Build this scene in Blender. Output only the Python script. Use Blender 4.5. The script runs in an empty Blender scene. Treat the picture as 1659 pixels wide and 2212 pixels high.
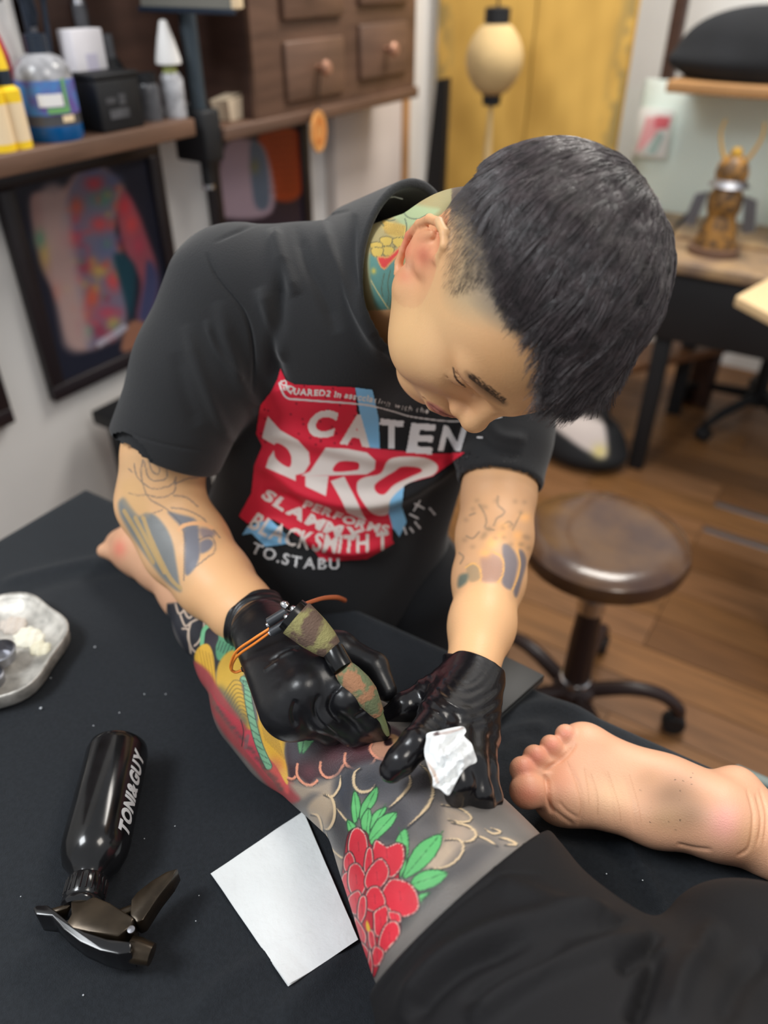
import bpy, math, random
import numpy as np
from mathutils import Vector, Matrix
from mathutils.bvhtree import BVHTree

sc = bpy.context.scene
col = sc.collection
random.seed(7); rng = np.random.default_rng(7)

# ------------------------------------------------------------------ camera
F, IW, IH = 1660.0, 1659.0, 2212.0
PITCH, YAW, CZ = math.radians(35.5), math.radians(32.5), 1.46
CAM = np.array([0, 0, CZ])
fh = np.array([-math.sin(YAW), math.cos(YAW), 0])
RT = np.array([math.cos(YAW), math.sin(YAW), 0])
FW = fh * math.cos(PITCH) + np.array([0, 0, -math.sin(PITCH)])
UP = fh * math.sin(PITCH) + np.array([0, 0, math.cos(PITCH)])
cd = bpy.data.cameras.new('camera'); cam = bpy.data.objects.new('camera', cd); col.objects.link(cam)
cam.location = (0, 0, CZ); cam.rotation_euler = (math.pi / 2 - PITCH, 0, YAW)
cd.sensor_fit = 'HORIZONTAL'; cd.sensor_width = 36; cd.lens = 36 * F / IW
cd.clip_start = 0.01
cd.dof.use_dof = True; cd.dof.focus_distance = 0.67; cd.dof.aperture_fstop = 3.6
sc.camera = cam

# ------------------------------------------------------------------ world + lamps
w = bpy.data.worlds.new('room_light'); sc.world = w; w.use_nodes = True
bg = w.node_tree.nodes['Background']
bg.inputs['Color'].default_value = (0.93, 0.96, 1.0, 1); bg.inputs['Strength'].default_value = 0.60
def area(name, loc, aim, size, power, color=(1, 1, 1), sizey=None):
    l = bpy.data.lights.new(name, 'AREA'); l.energy = power; l.color = color; l.size = size
    if sizey: l.shape = 'RECTANGLE'; l.size_y = sizey
    o = bpy.data.objects.new(name, l); col.objects.link(o); o.location = loc
    o.rotation_euler = (Vector(aim) - Vector(loc)).to_track_quat('-Z', 'Y').to_euler()
    return o
area('ceiling_panel_lamp', (-1.2, -0.7, 2.75), (-.45, .5, .9), 0.7, 38, (0.93, 0.97, 1.0))
area('ceiling_panel_lamp', (0.75, 0.5, 2.75), (-.2, .6, .9), 0.6, 15, (1.0, 0.93, 0.84))
area('ceiling_panel_lamp', (-0.4, 2.2, 2.75), (-.4, 2.2, 0), 0.8, 48, (1.0, 0.95, 0.88))
sc.view_settings.view_transform = 'Standard'; sc.view_settings.look = 'None'
sc.view_settings.exposure = 0.0; sc.view_settings.gamma = 1.0
sc.view_settings.use_curve_mapping = False

# ------------------------------------------------------------------ helpers: points
def ray(px, py): return FW + RT * ((px - IW / 2) / F) - UP * ((py - IH / 2) / F)
def U(px, py, d): return CAM + ray(px, py) * d
def Z(px, py, z): q = ray(px, py); return CAM + q * ((z - CZ) / q[2])
def XP(px, py, x): q = ray(px, py); return CAM + q * (x / q[0])
def YP(px, py, y): q = ray(px, py); return CAM + q * (y / q[1])
def proj(V):
    P = np.asarray(V) - CAM; d = P @ FW
    return IW / 2 + F * (P @ RT) / d, IH / 2 - F * (P @ UP) / d, d
def nrm(v): v = np.asarray(v, float); return v / np.linalg.norm(v)
def A3(*a): return np.array(a, float)
def lin(c):
    c = np.asarray(c, float) / 255.0
    return np.where(c <= .04045, c / 12.92, ((c + .055) / 1.055) ** 2.4)
def cr(pts, n=8, closed=False):
    P = np.asarray(pts, float); N = len(P); out = []
    for i in range(N if closed else N - 1):
        if closed: a, b, c, d = P[i - 1], P[i], P[(i + 1) % N], P[(i + 2) % N]
        else: a, b, c, d = P[max(i - 1, 0)], P[i], P[i + 1], P[min(i + 2, N - 1)]
        for k in range(n):
            t = k / n
            out.append(.5 * (2 * b + (c - a) * t + (2 * a - 5 * b + 4 * c - d) * t * t + (3 * b - a - 3 * c + d) * t ** 3))
    if not closed: out.append(P[-1])
    return np.array(out)

# ------------------------------------------------------------------ helpers: objects
ORG = {}
def tag(o, label=None, cat=None, group=None, kind=None):
    if label: o['label'] = label
    if cat: o['category'] = cat
    if group: o['group'] = group
    if kind: o['kind'] = kind
    return o
def thing(name, label, cat, loc, group=None):
    o = bpy.data.objects.new(name, None); col.objects.link(o); o.location = [float(x) for x in loc]
    o.empty_display_size = .05
    ORG[o.name] = np.array(loc, float); return tag(o, label, cat, group)
def raw(name, V, Fc, mat, parent=None, smooth=True, cols=None):
    V = np.asarray(V, np.float64)
    org = ORG[parent.name] if parent is not None else np.zeros(3)
    me = bpy.data.meshes.new(name)
    if isinstance(Fc, np.ndarray):
        n, k = Fc.shape
        me.vertices.add(len(V)); me.vertices.foreach_set('co', (V - org).astype(np.float32).ravel())
        me.loops.add(n * k); me.loops.foreach_set('vertex_index', Fc.astype(np.int32).ravel())
        me.polygons.add(n)
        me.polygons.foreach_set('loop_start', np.arange(n, dtype=np.int32) * k)
        me.update(calc_edges=True)
    else:
        me.from_pydata([tuple(v) for v in (V - org)], [], [tuple(int(i) for i in f) for f in Fc])
    me.validate()
    if smooth: me.polygons.foreach_set('use_smooth', np.ones(len(me.polygons), bool))
    if cols is not None:
        at = me.color_attributes.new('Col', 'FLOAT_COLOR', 'POINT')
        c4 = np.ones((len(V), 4), np.float32); c4[:, :3] = cols
        at.data.foreach_set('color', c4.ravel())
    if mat: me.materials.append(mat)
    o = bpy.data.objects.new(name, me); col.objects.link(o)
    if parent is not None: o.parent = parent
    ORG[o.name] = org
    return o
def sharp(o, deg=35):
    me = o.data
    try: me.set_sharp_from_angle(angle=math.radians(deg))
    except Exception: pass
    return o
def boxv(lo, hi):
    x0, y0, z0 = lo; x1, y1, z1 = hi
    V = [(x0,y0,z0),(x1,y0,z0),(x1,y1,z0),(x0,y1,z0),(x0,y0,z1),(x1,y0,z1),(x1,y1,z1),(x0,y1,z1)]
    return V, [(0,3,2,1),(4,5,6,7),(0,1,5,4),(1,2,6,5),(2,3,7,6),(3,0,4,7)]
def box(name, lo, hi, mat, parent=None, bev=0.004, rot=None, piv=None):
    lo = np.minimum(lo, hi) if False else np.asarray(lo, float); hi = np.asarray(hi, float)
    V, Fc = boxv(lo, hi); V = np.array(V, float)
    if bev:
        import bmesh
        bm = bmesh.new(); vs = [bm.verts.new(v) for v in V]
        for f in Fc: bm.faces.new([vs[i] for i in f])
        bmesh.ops.bevel(bm, geom=bm.edges[:], offset=bev, segments=2, profile=.5, affect='EDGES')
        V = np.array([v.co[:] for v in bm.verts]); bm.verts.index_update()
        Fc = [[v.index for v in f.verts] for f in bm.faces]; bm.free()
    if rot is not None:
        piv = (lo + hi) / 2 if piv is None else np.asarray(piv); V = (V - piv) @ np.asarray(rot).T + piv
    return sharp(raw(name, V, Fc, mat, parent, True), 50)
def rotz(a): c, s = math.cos(a), math.sin(a); return np.array([[c,-s,0],[s,c,0],[0,0,1]])
def frame(d, hint=(0, 0, 1)):
    z = nrm(d); h = np.asarray(hint, float)
    if abs(z @ nrm(h)) > .98: h = np.array([1., 0, 0])
    x = nrm(np.cross(h, z)); return x, np.cross(z, x), z
def lathe(name, prof, mat, parent=None, org=(0, 0, 0), axis=(0, 0, 1), n=32, hint=(0, 1, 0), cap=True, sq=1.0, cols=None, smooth_deg=40):
    x, y, z = frame(axis, hint); V = []; Fc = []
    for (r, h) in prof:
        for k in range(n):
            a = 2 * math.pi * k / n
            V.append(np.asarray(org) + x * (r * math.cos(a)) + y * (r * math.sin(a) * sq) + z * h)
    m = len(prof)
    for i in range(m - 1):
        for k in range(n):
            Fc.append((i*n+k, i*n+(k+1) % n, (i+1)*n+(k+1) % n, (i+1)*n+k))
    if cap:
        Fc.append(tuple(range(n))[::-1]); Fc.append(tuple((m-1)*n+k for k in range(n)))
    return sharp(raw(name, V, Fc, mat, parent), smooth_deg)
def tubev(pts, rad, n=8, capped=True):
    P = np.asarray(pts, float); m = len(P); R = np.broadcast_to(np.asarray(rad, float), (m,))
    T = np.gradient(P, axis=0); T /= np.linalg.norm(T, axis=1)[:, None] + 1e-12
    x = frame(T[0])[0]; V = []; Fc = []
    for i in range(m):
        x = x - T[i] * (x @ T[i]); x = x / (np.linalg.norm(x) + 1e-12); y = np.cross(T[i], x)
        for k in range(n):
            a = 2 * math.pi * k / n; V.append(P[i] + R[i] * (x * math.cos(a) + y * math.sin(a)))
    for i in range(m - 1):
        for k in range(n): Fc.append((i*n+k, i*n+(k+1) % n, (i+1)*n+(k+1) % n, (i+1)*n+k))
    if capped: Fc.append(tuple(range(n))[::-1]); Fc.append(tuple((m-1)*n+k for k in range(n)))
    return V, Fc
def tube(name, pts, rad, mat, parent=None, n=8):
    V, Fc = tubev(pts, rad, n); return sharp(raw(name, V, Fc, mat, parent), 60)
def prism(name, poly, o, ex, ey, ez, t, mat, parent=None, bev=0.0):
    """polygon in a plane (o, ex, ey) pushed t along ez"""
    import bmesh
    bm = bmesh.new(); o, ex, ey, ez = map(lambda q: np.asarray(q, float), (o, ex, ey, ez))
    vs = [bm.verts.new(o + ex * p[0] + ey * p[1]) for p in poly]; f = bm.faces.new(vs)
    r = bmesh.ops.extrude_face_region(bm, geom=[f])
    bmesh.ops.translate(bm, verts=[v for v in r['geom'] if isinstance(v, bmesh.types.BMVert)], vec=Vector(ez * t))
    bmesh.ops.recalc_face_normals(bm, faces=bm.faces[:])
    if bev: bmesh.ops.bevel(bm, geom=bm.edges[:], offset=bev, segments=2, profile=.5, affect='EDGES')
    bm.verts.index_update(); V = [v.co[:] for v in bm.verts]; Fc = [[v.index for v in f.verts] for f in bm.faces]; bm.free()
    return sharp(raw(name, V, Fc, mat, parent), 40)
def copy_tree(o, parent=None):
    c = o.copy(); col.objects.link(c); ORG[c.name] = ORG.get(o.name, np.zeros(3)); c.parent = parent
    for ch in [q for q in bpy.data.objects if q.parent == o]: copy_tree(ch, c)
    return c

# ------------------------------------------------------------------ helpers: materials
def mat(name, c=(128, 128, 128), rough=.6, metal=0, noise=None, bump=None, attr=False, spec=.5, coat=0, trans=0, alpha=1, sss=0, wave=None, emit=None, mixc=None, stretch=None, ior=1.45, sheen=0):
    m = bpy.data.materials.new(name); m.use_nodes = True; nt = m.node_tree; N, L = nt.nodes, nt.links
    b = N['Principled BSDF']; I = b.inputs
    I['Roughness'].default_value = rough; I['Metallic'].default_value = metal
    I['Specular IOR Level'].default_value = spec; I['Coat Weight'].default_value = coat
    I['Transmission Weight'].default_value = trans; I['Alpha'].default_value = alpha; I['IOR'].default_value = ior
    if sheen: I['Sheen Weight'].default_value = sheen; I['Sheen Roughness'].default_value = .5
    if sss:
        I['Subsurface Weight'].default_value = sss; I['Subsurface Radius'].default_value = (1, .35, .18); I['Subsurface Scale'].default_value = .006
    lc = tuple(lin(c)) + (1,)
    tc = N.new('ShaderNodeTexCoord'); src = tc.outputs['Object']
    if stretch:
        mp = N.new('ShaderNodeMapping'); mp.inputs['Scale'].default_value = stretch; L.new(src, mp.inputs['Vector']); src = mp.outputs['Vector']
    cur = None
    if attr:
        at = N.new('ShaderNodeAttribute'); at.attribute_name = 'Col'; cur = at.outputs['Color']
    if noise:
        nz = N.new('ShaderNodeTexNoise'); nz.inputs['Scale'].default_value = noise[0]; nz.inputs['Detail'].default_value = 5
        L.new(src, nz.inputs['Vector'])
        rp = N.new('ShaderNodeValToRGB'); k_ = .14 if mixc is None or noise[0] < 30 else .05; rp.color_ramp.elements[0].position = .5 - k_; rp.color_ramp.elements[1].position = .5 + k_
        L.new(nz.outputs['Fac'], rp.inputs['Fac'])
        mx = N.new('ShaderNodeMix'); mx.data_type = 'RGBA'; mx.blend_type = 'MIX' if mixc is not None else 'MULTIPLY'
        if mixc is not None:
            L.new(rp.outputs['Color'], mx.inputs['Factor']); mx.inputs['B'].default_value = tuple(lin(mixc)) + (1,)
        else:
            mx.inputs['Factor'].default_value = noise[1]; L.new(rp.outputs['Color'], mx.inputs['B'])
        if cur: L.new(cur, mx.inputs['A'])
        else: mx.inputs['A'].default_value = lc
        cur = mx.outputs['Result']
    if cur: L.new(cur, I['Base Color'])
    else: I['Base Color'].default_value = lc
    if bump or wave:
        bp = N.new('ShaderNodeBump'); bp.inputs['Distance'].default_value = .002
        if wave:
            wv = N.new('ShaderNodeTexWave'); wv.inputs['Scale'].default_value = wave[0]; wv.inputs['Distortion'].default_value = wave[2]; wv.inputs['Detail'].default_value = 3
            L.new(src, wv.inputs['Vector']); L.new(wv.outputs['Fac'], bp.inputs['Height']); bp.inputs['Strength'].default_value = wave[1]
        else:
            n2 = N.new('ShaderNodeTexNoise'); n2.inputs['Scale'].default_value = bump[0]; n2.inputs['Detail'].default_value = 4
            L.new(src, n2.inputs['Vector']); L.new(n2.outputs['Fac'], bp.inputs['Height']); bp.inputs['Strength'].default_value = bump[1]
        L.new(bp.outputs['Normal'], I['Normal'])
    if emit: I['Emission Color'].default_value = tuple(lin(c)) + (1,); I['Emission Strength'].default_value = emit
    return m

# ------------------------------------------------------------------ helpers: distance-field modelling
def smin(a, b, k):
    h = np.clip(.5 + .5 * (b - a) / k, 0, 1); return b + (a - b) * h - k * h * (1 - h)
def smax(a, b, k): return -smin(-a, -b, k)
def seg(P, a, b):
    a = np.asarray(a, np.float32); b = np.asarray(b, np.float32); ba = b - a; pa = P - a
    h = np.clip(pa @ ba / (ba @ ba + 1e-12), 0, 1); return h, pa - h[:, None] * ba
def rc(P, a, b, ra, rb): h, q = seg(P, a, b); return np.sqrt((q * q).sum(1)) - (ra + (rb - ra) * h)
def sph(P, c, r): return np.linalg.norm(P - np.asarray(c, np.float32), axis=1) - r
def ell(P, c, r, R=None):
    q = P - np.asarray(c, np.float32)
    if R is not None: q = q @ np.asarray(R, np.float32)      # columns of R are the local axes
    r = np.asarray(r, np.float32); k0 = np.linalg.norm(q / r, axis=1); k1 = np.linalg.norm(q / (r * r), axis=1) + 1e-9
    return k0 * (k0 - 1) / k1
def ecap(P, a, b, wd, ra, rb):
    h, q = seg(P, a, b); wd = np.asarray(wd, np.float32); x = q @ wd
    rest = np.sqrt(np.maximum((q * q).sum(1) - x * x, 0))
    sx = ra[0] + (rb[0] - ra[0]) * h; sy = ra[1] + (rb[1] - ra[1]) * h
    return (np.sqrt((x / sx) ** 2 + (rest / sy) ** 2) - 1) * np.minimum(sx, sy)
def chain(P, pts, rad, k=.01):
    d = None
    for i in range(len(pts) - 1):
        e = rc(P, pts[i], pts[i + 1], rad[i], rad[i + 1]); d = e if d is None else smin(d, e, k)
    return d
def ev(fn, P, ch=400000):
    if len(P) <= ch: return fn(P.astype(np.float32))
    return np.concatenate([fn(P[i:i + ch].astype(np.float32)) for i in range(0, len(P), ch)])
def subdiv(V, Q):
    E = np.concatenate([Q[:, [0, 1]], Q[:, [1, 2]], Q[:, [2, 3]], Q[:, [3, 0]]]); E.sort(axis=1)
    key = E[:, 0].astype(np.int64) * len(V) + E[:, 1]; u, inv = np.unique(key, return_inverse=True)
    e0, e1 = u // len(V), u % len(V); n = len(V); m = len(Q)
    EV = (V[e0] + V[e1]) / 2; FV = V[Q].mean(1); inv = inv.reshape(4, m) + n; fi = n + len(u) + np.arange(m)
    Q2 = np.concatenate([np.stack([Q[:, 0], inv[0], fi, inv[3]], 1), np.stack([inv[0], Q[:, 1], inv[1], fi], 1),
                         np.stack([fi, inv[1], Q[:, 2], inv[2]], 1), np.stack([inv[3], fi, inv[2], Q[:, 3]], 1)])
    return np.concatenate([V, EV, FV]), Q2
def newton(fn, V, h, it=2):
    e = h * .25
    for _ in range(it):
        f0 = ev(fn, V); g = np.stack([ev(fn, V + np.eye(3)[i] * e) - f0 for i in range(3)], 1) / e
        s = f0[:, None] * g / ((g * g).sum(1)[:, None] + 1e-4); l = np.linalg.norm(s, axis=1)[:, None]
        V = V - s * np.minimum(1, h * .8 / (l + 1e-12))
    return V
def mesh_sdf(fn, lo, hi, h, sub=0, s=4):
    lo = np.asarray(lo, float); n = np.ceil((np.asarray(hi) - lo) / (h * s)).astype(int); nf = n * s
    g = [lo[i] + np.arange(n[i] + 1) * h * s for i in range(3)]
    Pc = np.stack(np.meshgrid(*g, indexing='ij'), -1).reshape(-1, 3); vc = ev(fn, Pc).reshape(n + 1)
    m = np.full(n, 9.)
    for a in (0, 1):
        for b in (0, 1):
            for c in (0, 1): m = np.minimum(m, np.abs(vc[a:n[0]+a, b:n[1]+b, c:n[2]+c]))
    act = m < h * s * 1.5
    val = np.pad(np.repeat(np.repeat(np.repeat(vc[:-1, :-1, :-1], s, 0), s, 1), s, 2), ((0, 1),) * 3, mode='edge').astype(np.float32)
    msk = np.zeros(nf + 1, bool); af = np.repeat(np.repeat(np.repeat(act, s, 0), s, 1), s, 2)
    for a in (0, 1):
        for b in (0, 1):
            for c in (0, 1): msk[a:nf[0]+a, b:nf[1]+b, c:nf[2]+c] |= af
    ix = np.argwhere(msk); val[msk] = ev(fn, lo + ix * h)
    ins = val < 0
    cnt = np.zeros(nf, np.uint8)
    for a in (0, 1):
        for b in (0, 1):
            for c in (0, 1): cnt += ins[a:nf[0]+a, b:nf[1]+b, c:nf[2]+c]
    cells = np.argwhere((cnt > 0) & (cnt < 8)); flat = (cells[:, 0] * nf[1] + cells[:, 1]) * nf[2] + cells[:, 2]
    cs = [(a, b, c) for a in (0, 1) for b in (0, 1) for c in (0, 1)]
    cv = np.stack([val[cells[:, 0]+a, cells[:, 1]+b, cells[:, 2]+c] for a, b, c in cs], 1)
    acc = np.zeros((len(cells), 3)); k = np.zeros(len(cells))
    for i in range(8):
        for j in range(i + 1, 8):
            d = np.array(cs[j]) - np.array(cs[i])
            if np.abs(d).sum() != 1: continue
            x = (cv[:, i] < 0) != (cv[:, j] < 0); t = np.zeros(len(cells)); t[x] = cv[x, i] / (cv[x, i] - cv[x, j])
            acc[x] += np.array(cs[i]) + t[x, None] * d; k += x
    V = lo + (cells + acc / k[:, None]) * h; Q = []
    def cid(c): return np.searchsorted(flat, (c[:, 0] * nf[1] + c[:, 1]) * nf[2] + c[:, 2])
    for ax in range(3):
        sl0 = [slice(None)] * 3; sl1 = [slice(None)] * 3; sl0[ax] = slice(0, -1); sl1[ax] = slice(1, None)
        e = np.argwhere(ins[tuple(sl0)] != ins[tuple(sl1)]); b, c = (ax + 1) % 3, (ax + 2) % 3
        ok = (e[:, b] > 0) & (e[:, c] > 0) & (e[:, b] < nf[b]) & (e[:, c] < nf[c]); e = e[ok]
        fl = ins[e[:, 0], e[:, 1], e[:, 2]]; eb = np.eye(3, dtype=int)[b]; ec = np.eye(3, dtype=int)[c]
        q = np.stack([cid(e - eb - ec), cid(e - ec), cid(e), cid(e - eb)], 1); q[~fl] = q[~fl][:, ::-1]; Q.append(q)
    Q = np.concatenate(Q)
    V = newton(fn, V, h, 2)
    for _ in range(sub):
        V, Q = subdiv(V, Q); h /= 2; V = newton(fn, V, h, 1)
    return V, Q
def vnormals(V, Q):
    n = np.cross(V[Q[:, 2]] - V[Q[:, 0]], V[Q[:, 3]] - V[Q[:, 1]]); N = np.zeros_like(V)
    for k in range(4): np.add.at(N, Q[:, k], n)
    return N / (np.linalg.norm(N, axis=1)[:, None] + 1e-12)
def sdist(X, Y, path):
    """distance of points (X, Y) to a polyline and parameter along it"""
    best = np.full(len(X), 1e9); tt = np.zeros(len(X)); n = len(path) - 1
    for i in range(n):
        a, b = path[i], path[i + 1]; dx, dy = b[0] - a[0], b[1] - a[1]; L = dx * dx + dy * dy + 1e-9
        h = np.clip(((X - a[0]) * dx + (Y - a[1]) * dy) / L, 0, 1)
        d = np.hypot(X - a[0] - h * dx, Y - a[1] - h * dy); k = d < best; best[k] = d[k]; tt[k] = ((i + h) / n)[k]
    return best, tt
def folds(V, Q, lst, face=.0):
    """push cloth along its normal: (path, width, height) ridges (+) and valleys (-)"""
    X, Y, D = proj(V); N = vnormals(V, Q); fc = -(N * (V - CAM)).sum(1) / np.linalg.norm(V - CAM, axis=1)
    fade = np.clip((fc - face) / .25, 0, 1); out = np.zeros(len(V))
    for pth, wd, amp in lst:
        p = cr(pth, 6); m = (X > p[:, 0].min() - 3*wd) & (X < p[:, 0].max() + 3*wd) & (Y > p[:, 1].min() - 3*wd) & (Y < p[:, 1].max() + 3*wd)
        if not m.any(): continue
        d, t = sdist(X[m], Y[m], p); out[m] += amp * np.exp(-(d / wd) ** 2) * np.clip(np.minimum(t, 1 - t) * 5, 0, 1)
    return V + N * (out * fade)[:, None]
class Art:
    """flat artwork (ink, print, skin tone) evaluated on points given in artwork coordinates"""
    def __init__(s, X, Y, base): s.X, s.Y = X, Y; s.C = np.tile(np.asarray(base, float), (len(X), 1)); s.m = np.ones(len(X)); s.sc = 1; s.ox = 0; s.oy = 0
    def tr(s, sc, ox, oy): s.sc, s.ox, s.oy = sc, ox, oy; return s
    def p(s, pts): return np.asarray(pts, float) / s.sc + np.array([s.ox, s.oy])
    def put(s, idx, a, c): a = (a * s.m[idx])[:, None]; s.C[idx] = s.C[idx] * (1 - a) + np.asarray(c, float) * a
    def inside(s, P, X, Y):
        r = np.zeros(len(X), bool); x1, y1 = P[:, 0], P[:, 1]; x2, y2 = np.roll(x1, -1), np.roll(y1, -1)
        for a, b, c, d in zip(x1, y1, x2, y2):
            if b == d: continue
            k = ((b > Y) != (d > Y)) & (X < (c - a) * (Y - b) / (d - b) + a); r ^= k
        return r
    def fill(s, pts, c, soft=2., sm=6, a=1., line=None, lw=2., lc2=None, lw2=0):
        P = s.p(pts); P = cr(P, sm, True) if sm else P; e = soft + lw + lw2 + 2
        idx = np.where((s.X > P[:, 0].min()-e) & (s.X < P[:, 0].max()+e) & (s.Y > P[:, 1].min()-e) & (s.Y < P[:, 1].max()+e))[0]
        if not len(idx): return
        X, Y = s.X[idx], s.Y[idx]; d, _ = sdist(X, Y, np.vstack([P, P[:1]])); ins = s.inside(P, X, Y); sd = np.where(ins, -d, d)
        s.put(idx, a * np.clip(.5 - sd / soft, 0, 1), c)
        if lc2 is not None: s.put(idx, np.clip((lw2 - np.abs(sd + lw2)) / 1.2 + .5, 0, 1), lc2)
        if line is not None: s.put(idx, np.clip((lw / 2 - np.abs(sd)) / 1.2 + .5, 0, 1), line)
    def stroke(s, pts, w, c, a=1., sm=6, taper=False, soft=1.2):
        P = cr(s.p(pts), sm) if sm else s.p(pts); e = w + 3 + soft
        idx = np.where((s.X > P[:, 0].min()-e) & (s.X < P[:, 0].max()+e) & (s.Y > P[:, 1].min()-e) & (s.Y < P[:, 1].max()+e))[0]
        if not len(idx): return
        d, t = sdist(s.X[idx], s.Y[idx], P); ww = w / 2 * (np.clip(4 * np.minimum(t, 1 - t), .15, 1) if taper else 1)
        s.put(idx, a * np.clip((ww - d) / soft + .5, 0, 1), c)
    def blob(s, x, y, rx, ry, c, a=1.):
        (x, y), = s.p([(x, y)]); rx /= s.sc; ry /= s.sc
        d = ((s.X - x) / rx) ** 2 + ((s.Y - y) / ry) ** 2; idx = np.where(d < 6)[0]; s.put(idx, a * np.exp(-d[idx] * 1.2), c)
    def lin(s): return lin(np.clip(s.C, 0, 255))
def vnoise(P, f, seed=0):
    """cheap smooth noise 0..1 from summed sines"""
    r = np.random.default_rng(seed); o = np.zeros(len(P))
    for i in range(6):
        k = r.normal(size=P.shape[1]); k *= f * (1 + .5 * i) / np.linalg.norm(k); o += np.sin(P @ k + r.uniform(0, 6.28)) / (1 + .4 * i)
    return np.clip(.5 + o / 5, 0, 1)
_gl = {}
def glyph(ch, bold=.02):
    """triangles of one letter, scaled to the unit square"""
    if (ch, bold) in _gl: return _gl[ch, bold]
    cu = bpy.data.curves.new('letter', 'FONT'); cu.body = ch; cu.offset = bold; cu.resolution_u = 4
    o = bpy.data.objects.new('letter', cu); col.objects.link(o); bpy.context.view_layer.update()
    dg = bpy.context.evaluated_depsgraph_get(); me = o.evaluated_get(dg).to_mesh(); me.calc_loop_triangles()
    V = np.array([v.co[:2] for v in me.vertices]); T = np.array([t.vertices[:] for t in me.loop_triangles])
    o.evaluated_get(dg).to_mesh_clear(); bpy.data.objects.remove(o); bpy.data.curves.remove(cu)
    lo, hi = V.min(0), V.max(0); V2 = (V - lo) / np.maximum(hi - lo, 1e-6); _gl[ch, bold] = (V2, T, (hi - lo)); return _gl[ch, bold]
def letter(art, ch, q, c, bold=.02, a=1.):
    """q: artwork corners of the letter: top-left, top-right, bottom-right, bottom-left"""
    V, T, _ = glyph(ch, bold); q = art.p(q); e = 2
    idx = np.where((art.X > q[:, 0].min()-e) & (art.X < q[:, 0].max()+e) & (art.Y > q[:, 1].min()-e) & (art.Y < q[:, 1].max()+e))[0]
    if not len(idx): return
    u, v = V[:, :1], V[:, 1:]
    W_ = q[3] * (1-u) * (1-v) + q[2] * u * (1-v) + q[1] * u * v + q[0] * (1-u) * v
    X, Y = art.X[idx], art.Y[idx]; ins = np.zeros(len(idx), bool)
    for t in T:
        a_, b_, c_ = W_[t]
        s1 = (b_[0]-a_[0])*(Y-a_[1])-(b_[1]-a_[1])*(X-a_[0]); s2 = (c_[0]-b_[0])*(Y-b_[1])-(c_[1]-b_[1])*(X-b_[0]); s3 = (a_[0]-c_[0])*(Y-c_[1])-(a_[1]-c_[1])*(X-c_[0])
        ins |= ((s1 >= 0) & (s2 >= 0) & (s3 >= 0)) | ((s1 <= 0) & (s2 <= 0) & (s3 <= 0))
    art.put(idx, ins * a, c)
def path_text(art, txt, path, h, c, bold=.03, slant=.15, gap=.12, wscale=1.0, fit=True):
    P = cr(np.asarray(path, float), 8); L = np.concatenate([[0], np.cumsum(np.linalg.norm(np.diff(P, axis=0), axis=1))])
    H0 = glyph('H', bold)[2][1]; ws = [.32 if k == ' ' else glyph(k, bold)[2][0] / H0 for k in txt]
    tot = sum(ws) + gap * len(ws); s = (L[-1] / tot) if fit else h * wscale; x = 0
    for k, wv in zip(txt, ws):
        if k != ' ':
            def at(u): return np.array([np.interp(u, L, P[:, 0]), np.interp(u, L, P[:, 1])])
            a, b = at(x * s), at((x + wv) * s); t = nrm(b - a); n = np.array([t[1], -t[0]]); hh = h * glyph(k, bold)[2][1] / H0
            letter(art, k, [a + n*hh + t*slant*hh, b + n*hh + t*slant*hh, b, a], c, bold)
        x += wv + gap
# ================================================================== the room
M = {}
M['wall'] = mat('white_wall_paint', (224, 223, 221), .85, noise=(3, .05))
M['floor_base'] = mat('dark_subfloor', (60, 42, 28), .8)
for i, c in enumerate([(128, 88, 50), (143, 99, 58), (116, 78, 44), (134, 94, 60)]):
    M['plank%d' % i] = mat('brown_plank_%d' % i, c, .42, noise=(7, .35), stretch=(.6, 9, 1), bump=(30, .1))
M['wood'] = mat('brown_stained_wood', (112, 84, 68), .5, noise=(6, .35), stretch=(1, .7, 6))
M['wood_dark'] = mat('dark_stained_wood', (70, 48, 40), .55, noise=(6, .3), stretch=(1, .7, 6))
M['wood_light'] = mat('light_wood', (190, 142, 92), .5, noise=(5, .3), stretch=(1, 6, 1))
M['black'] = mat('matte_black', (22, 23, 26), .6)
M['blackgloss'] = mat('glossy_black_plastic', (14, 14, 15), .22, spec=.5)
M['softblack'] = mat('black_leatherette', (26, 27, 30), .5, bump=(120, .2))
M['chrome'] = mat('chrome', (205, 205, 208), .18, 1.0)
M['steel'] = mat('brushed_steel', (150, 150, 155), .35, 1.0, bump=(200, .1))
M['white'] = mat('white_plastic', (232, 230, 228), .5)
M['gold'] = mat('gold_screen_cloth', (206, 164, 84), .6, noise=(2.2, .5), mixc=(190, 148, 66))
M['mint'] = mat('mint_back_panel', (226, 238, 232), .4)
M['glass'] = mat('clear_glass', (250, 255, 252), .0, trans=1.0, ior=1.02, alpha=.35)
M['pitch'] = mat('bed_frame_black', (18, 18, 20), .55)

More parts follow.
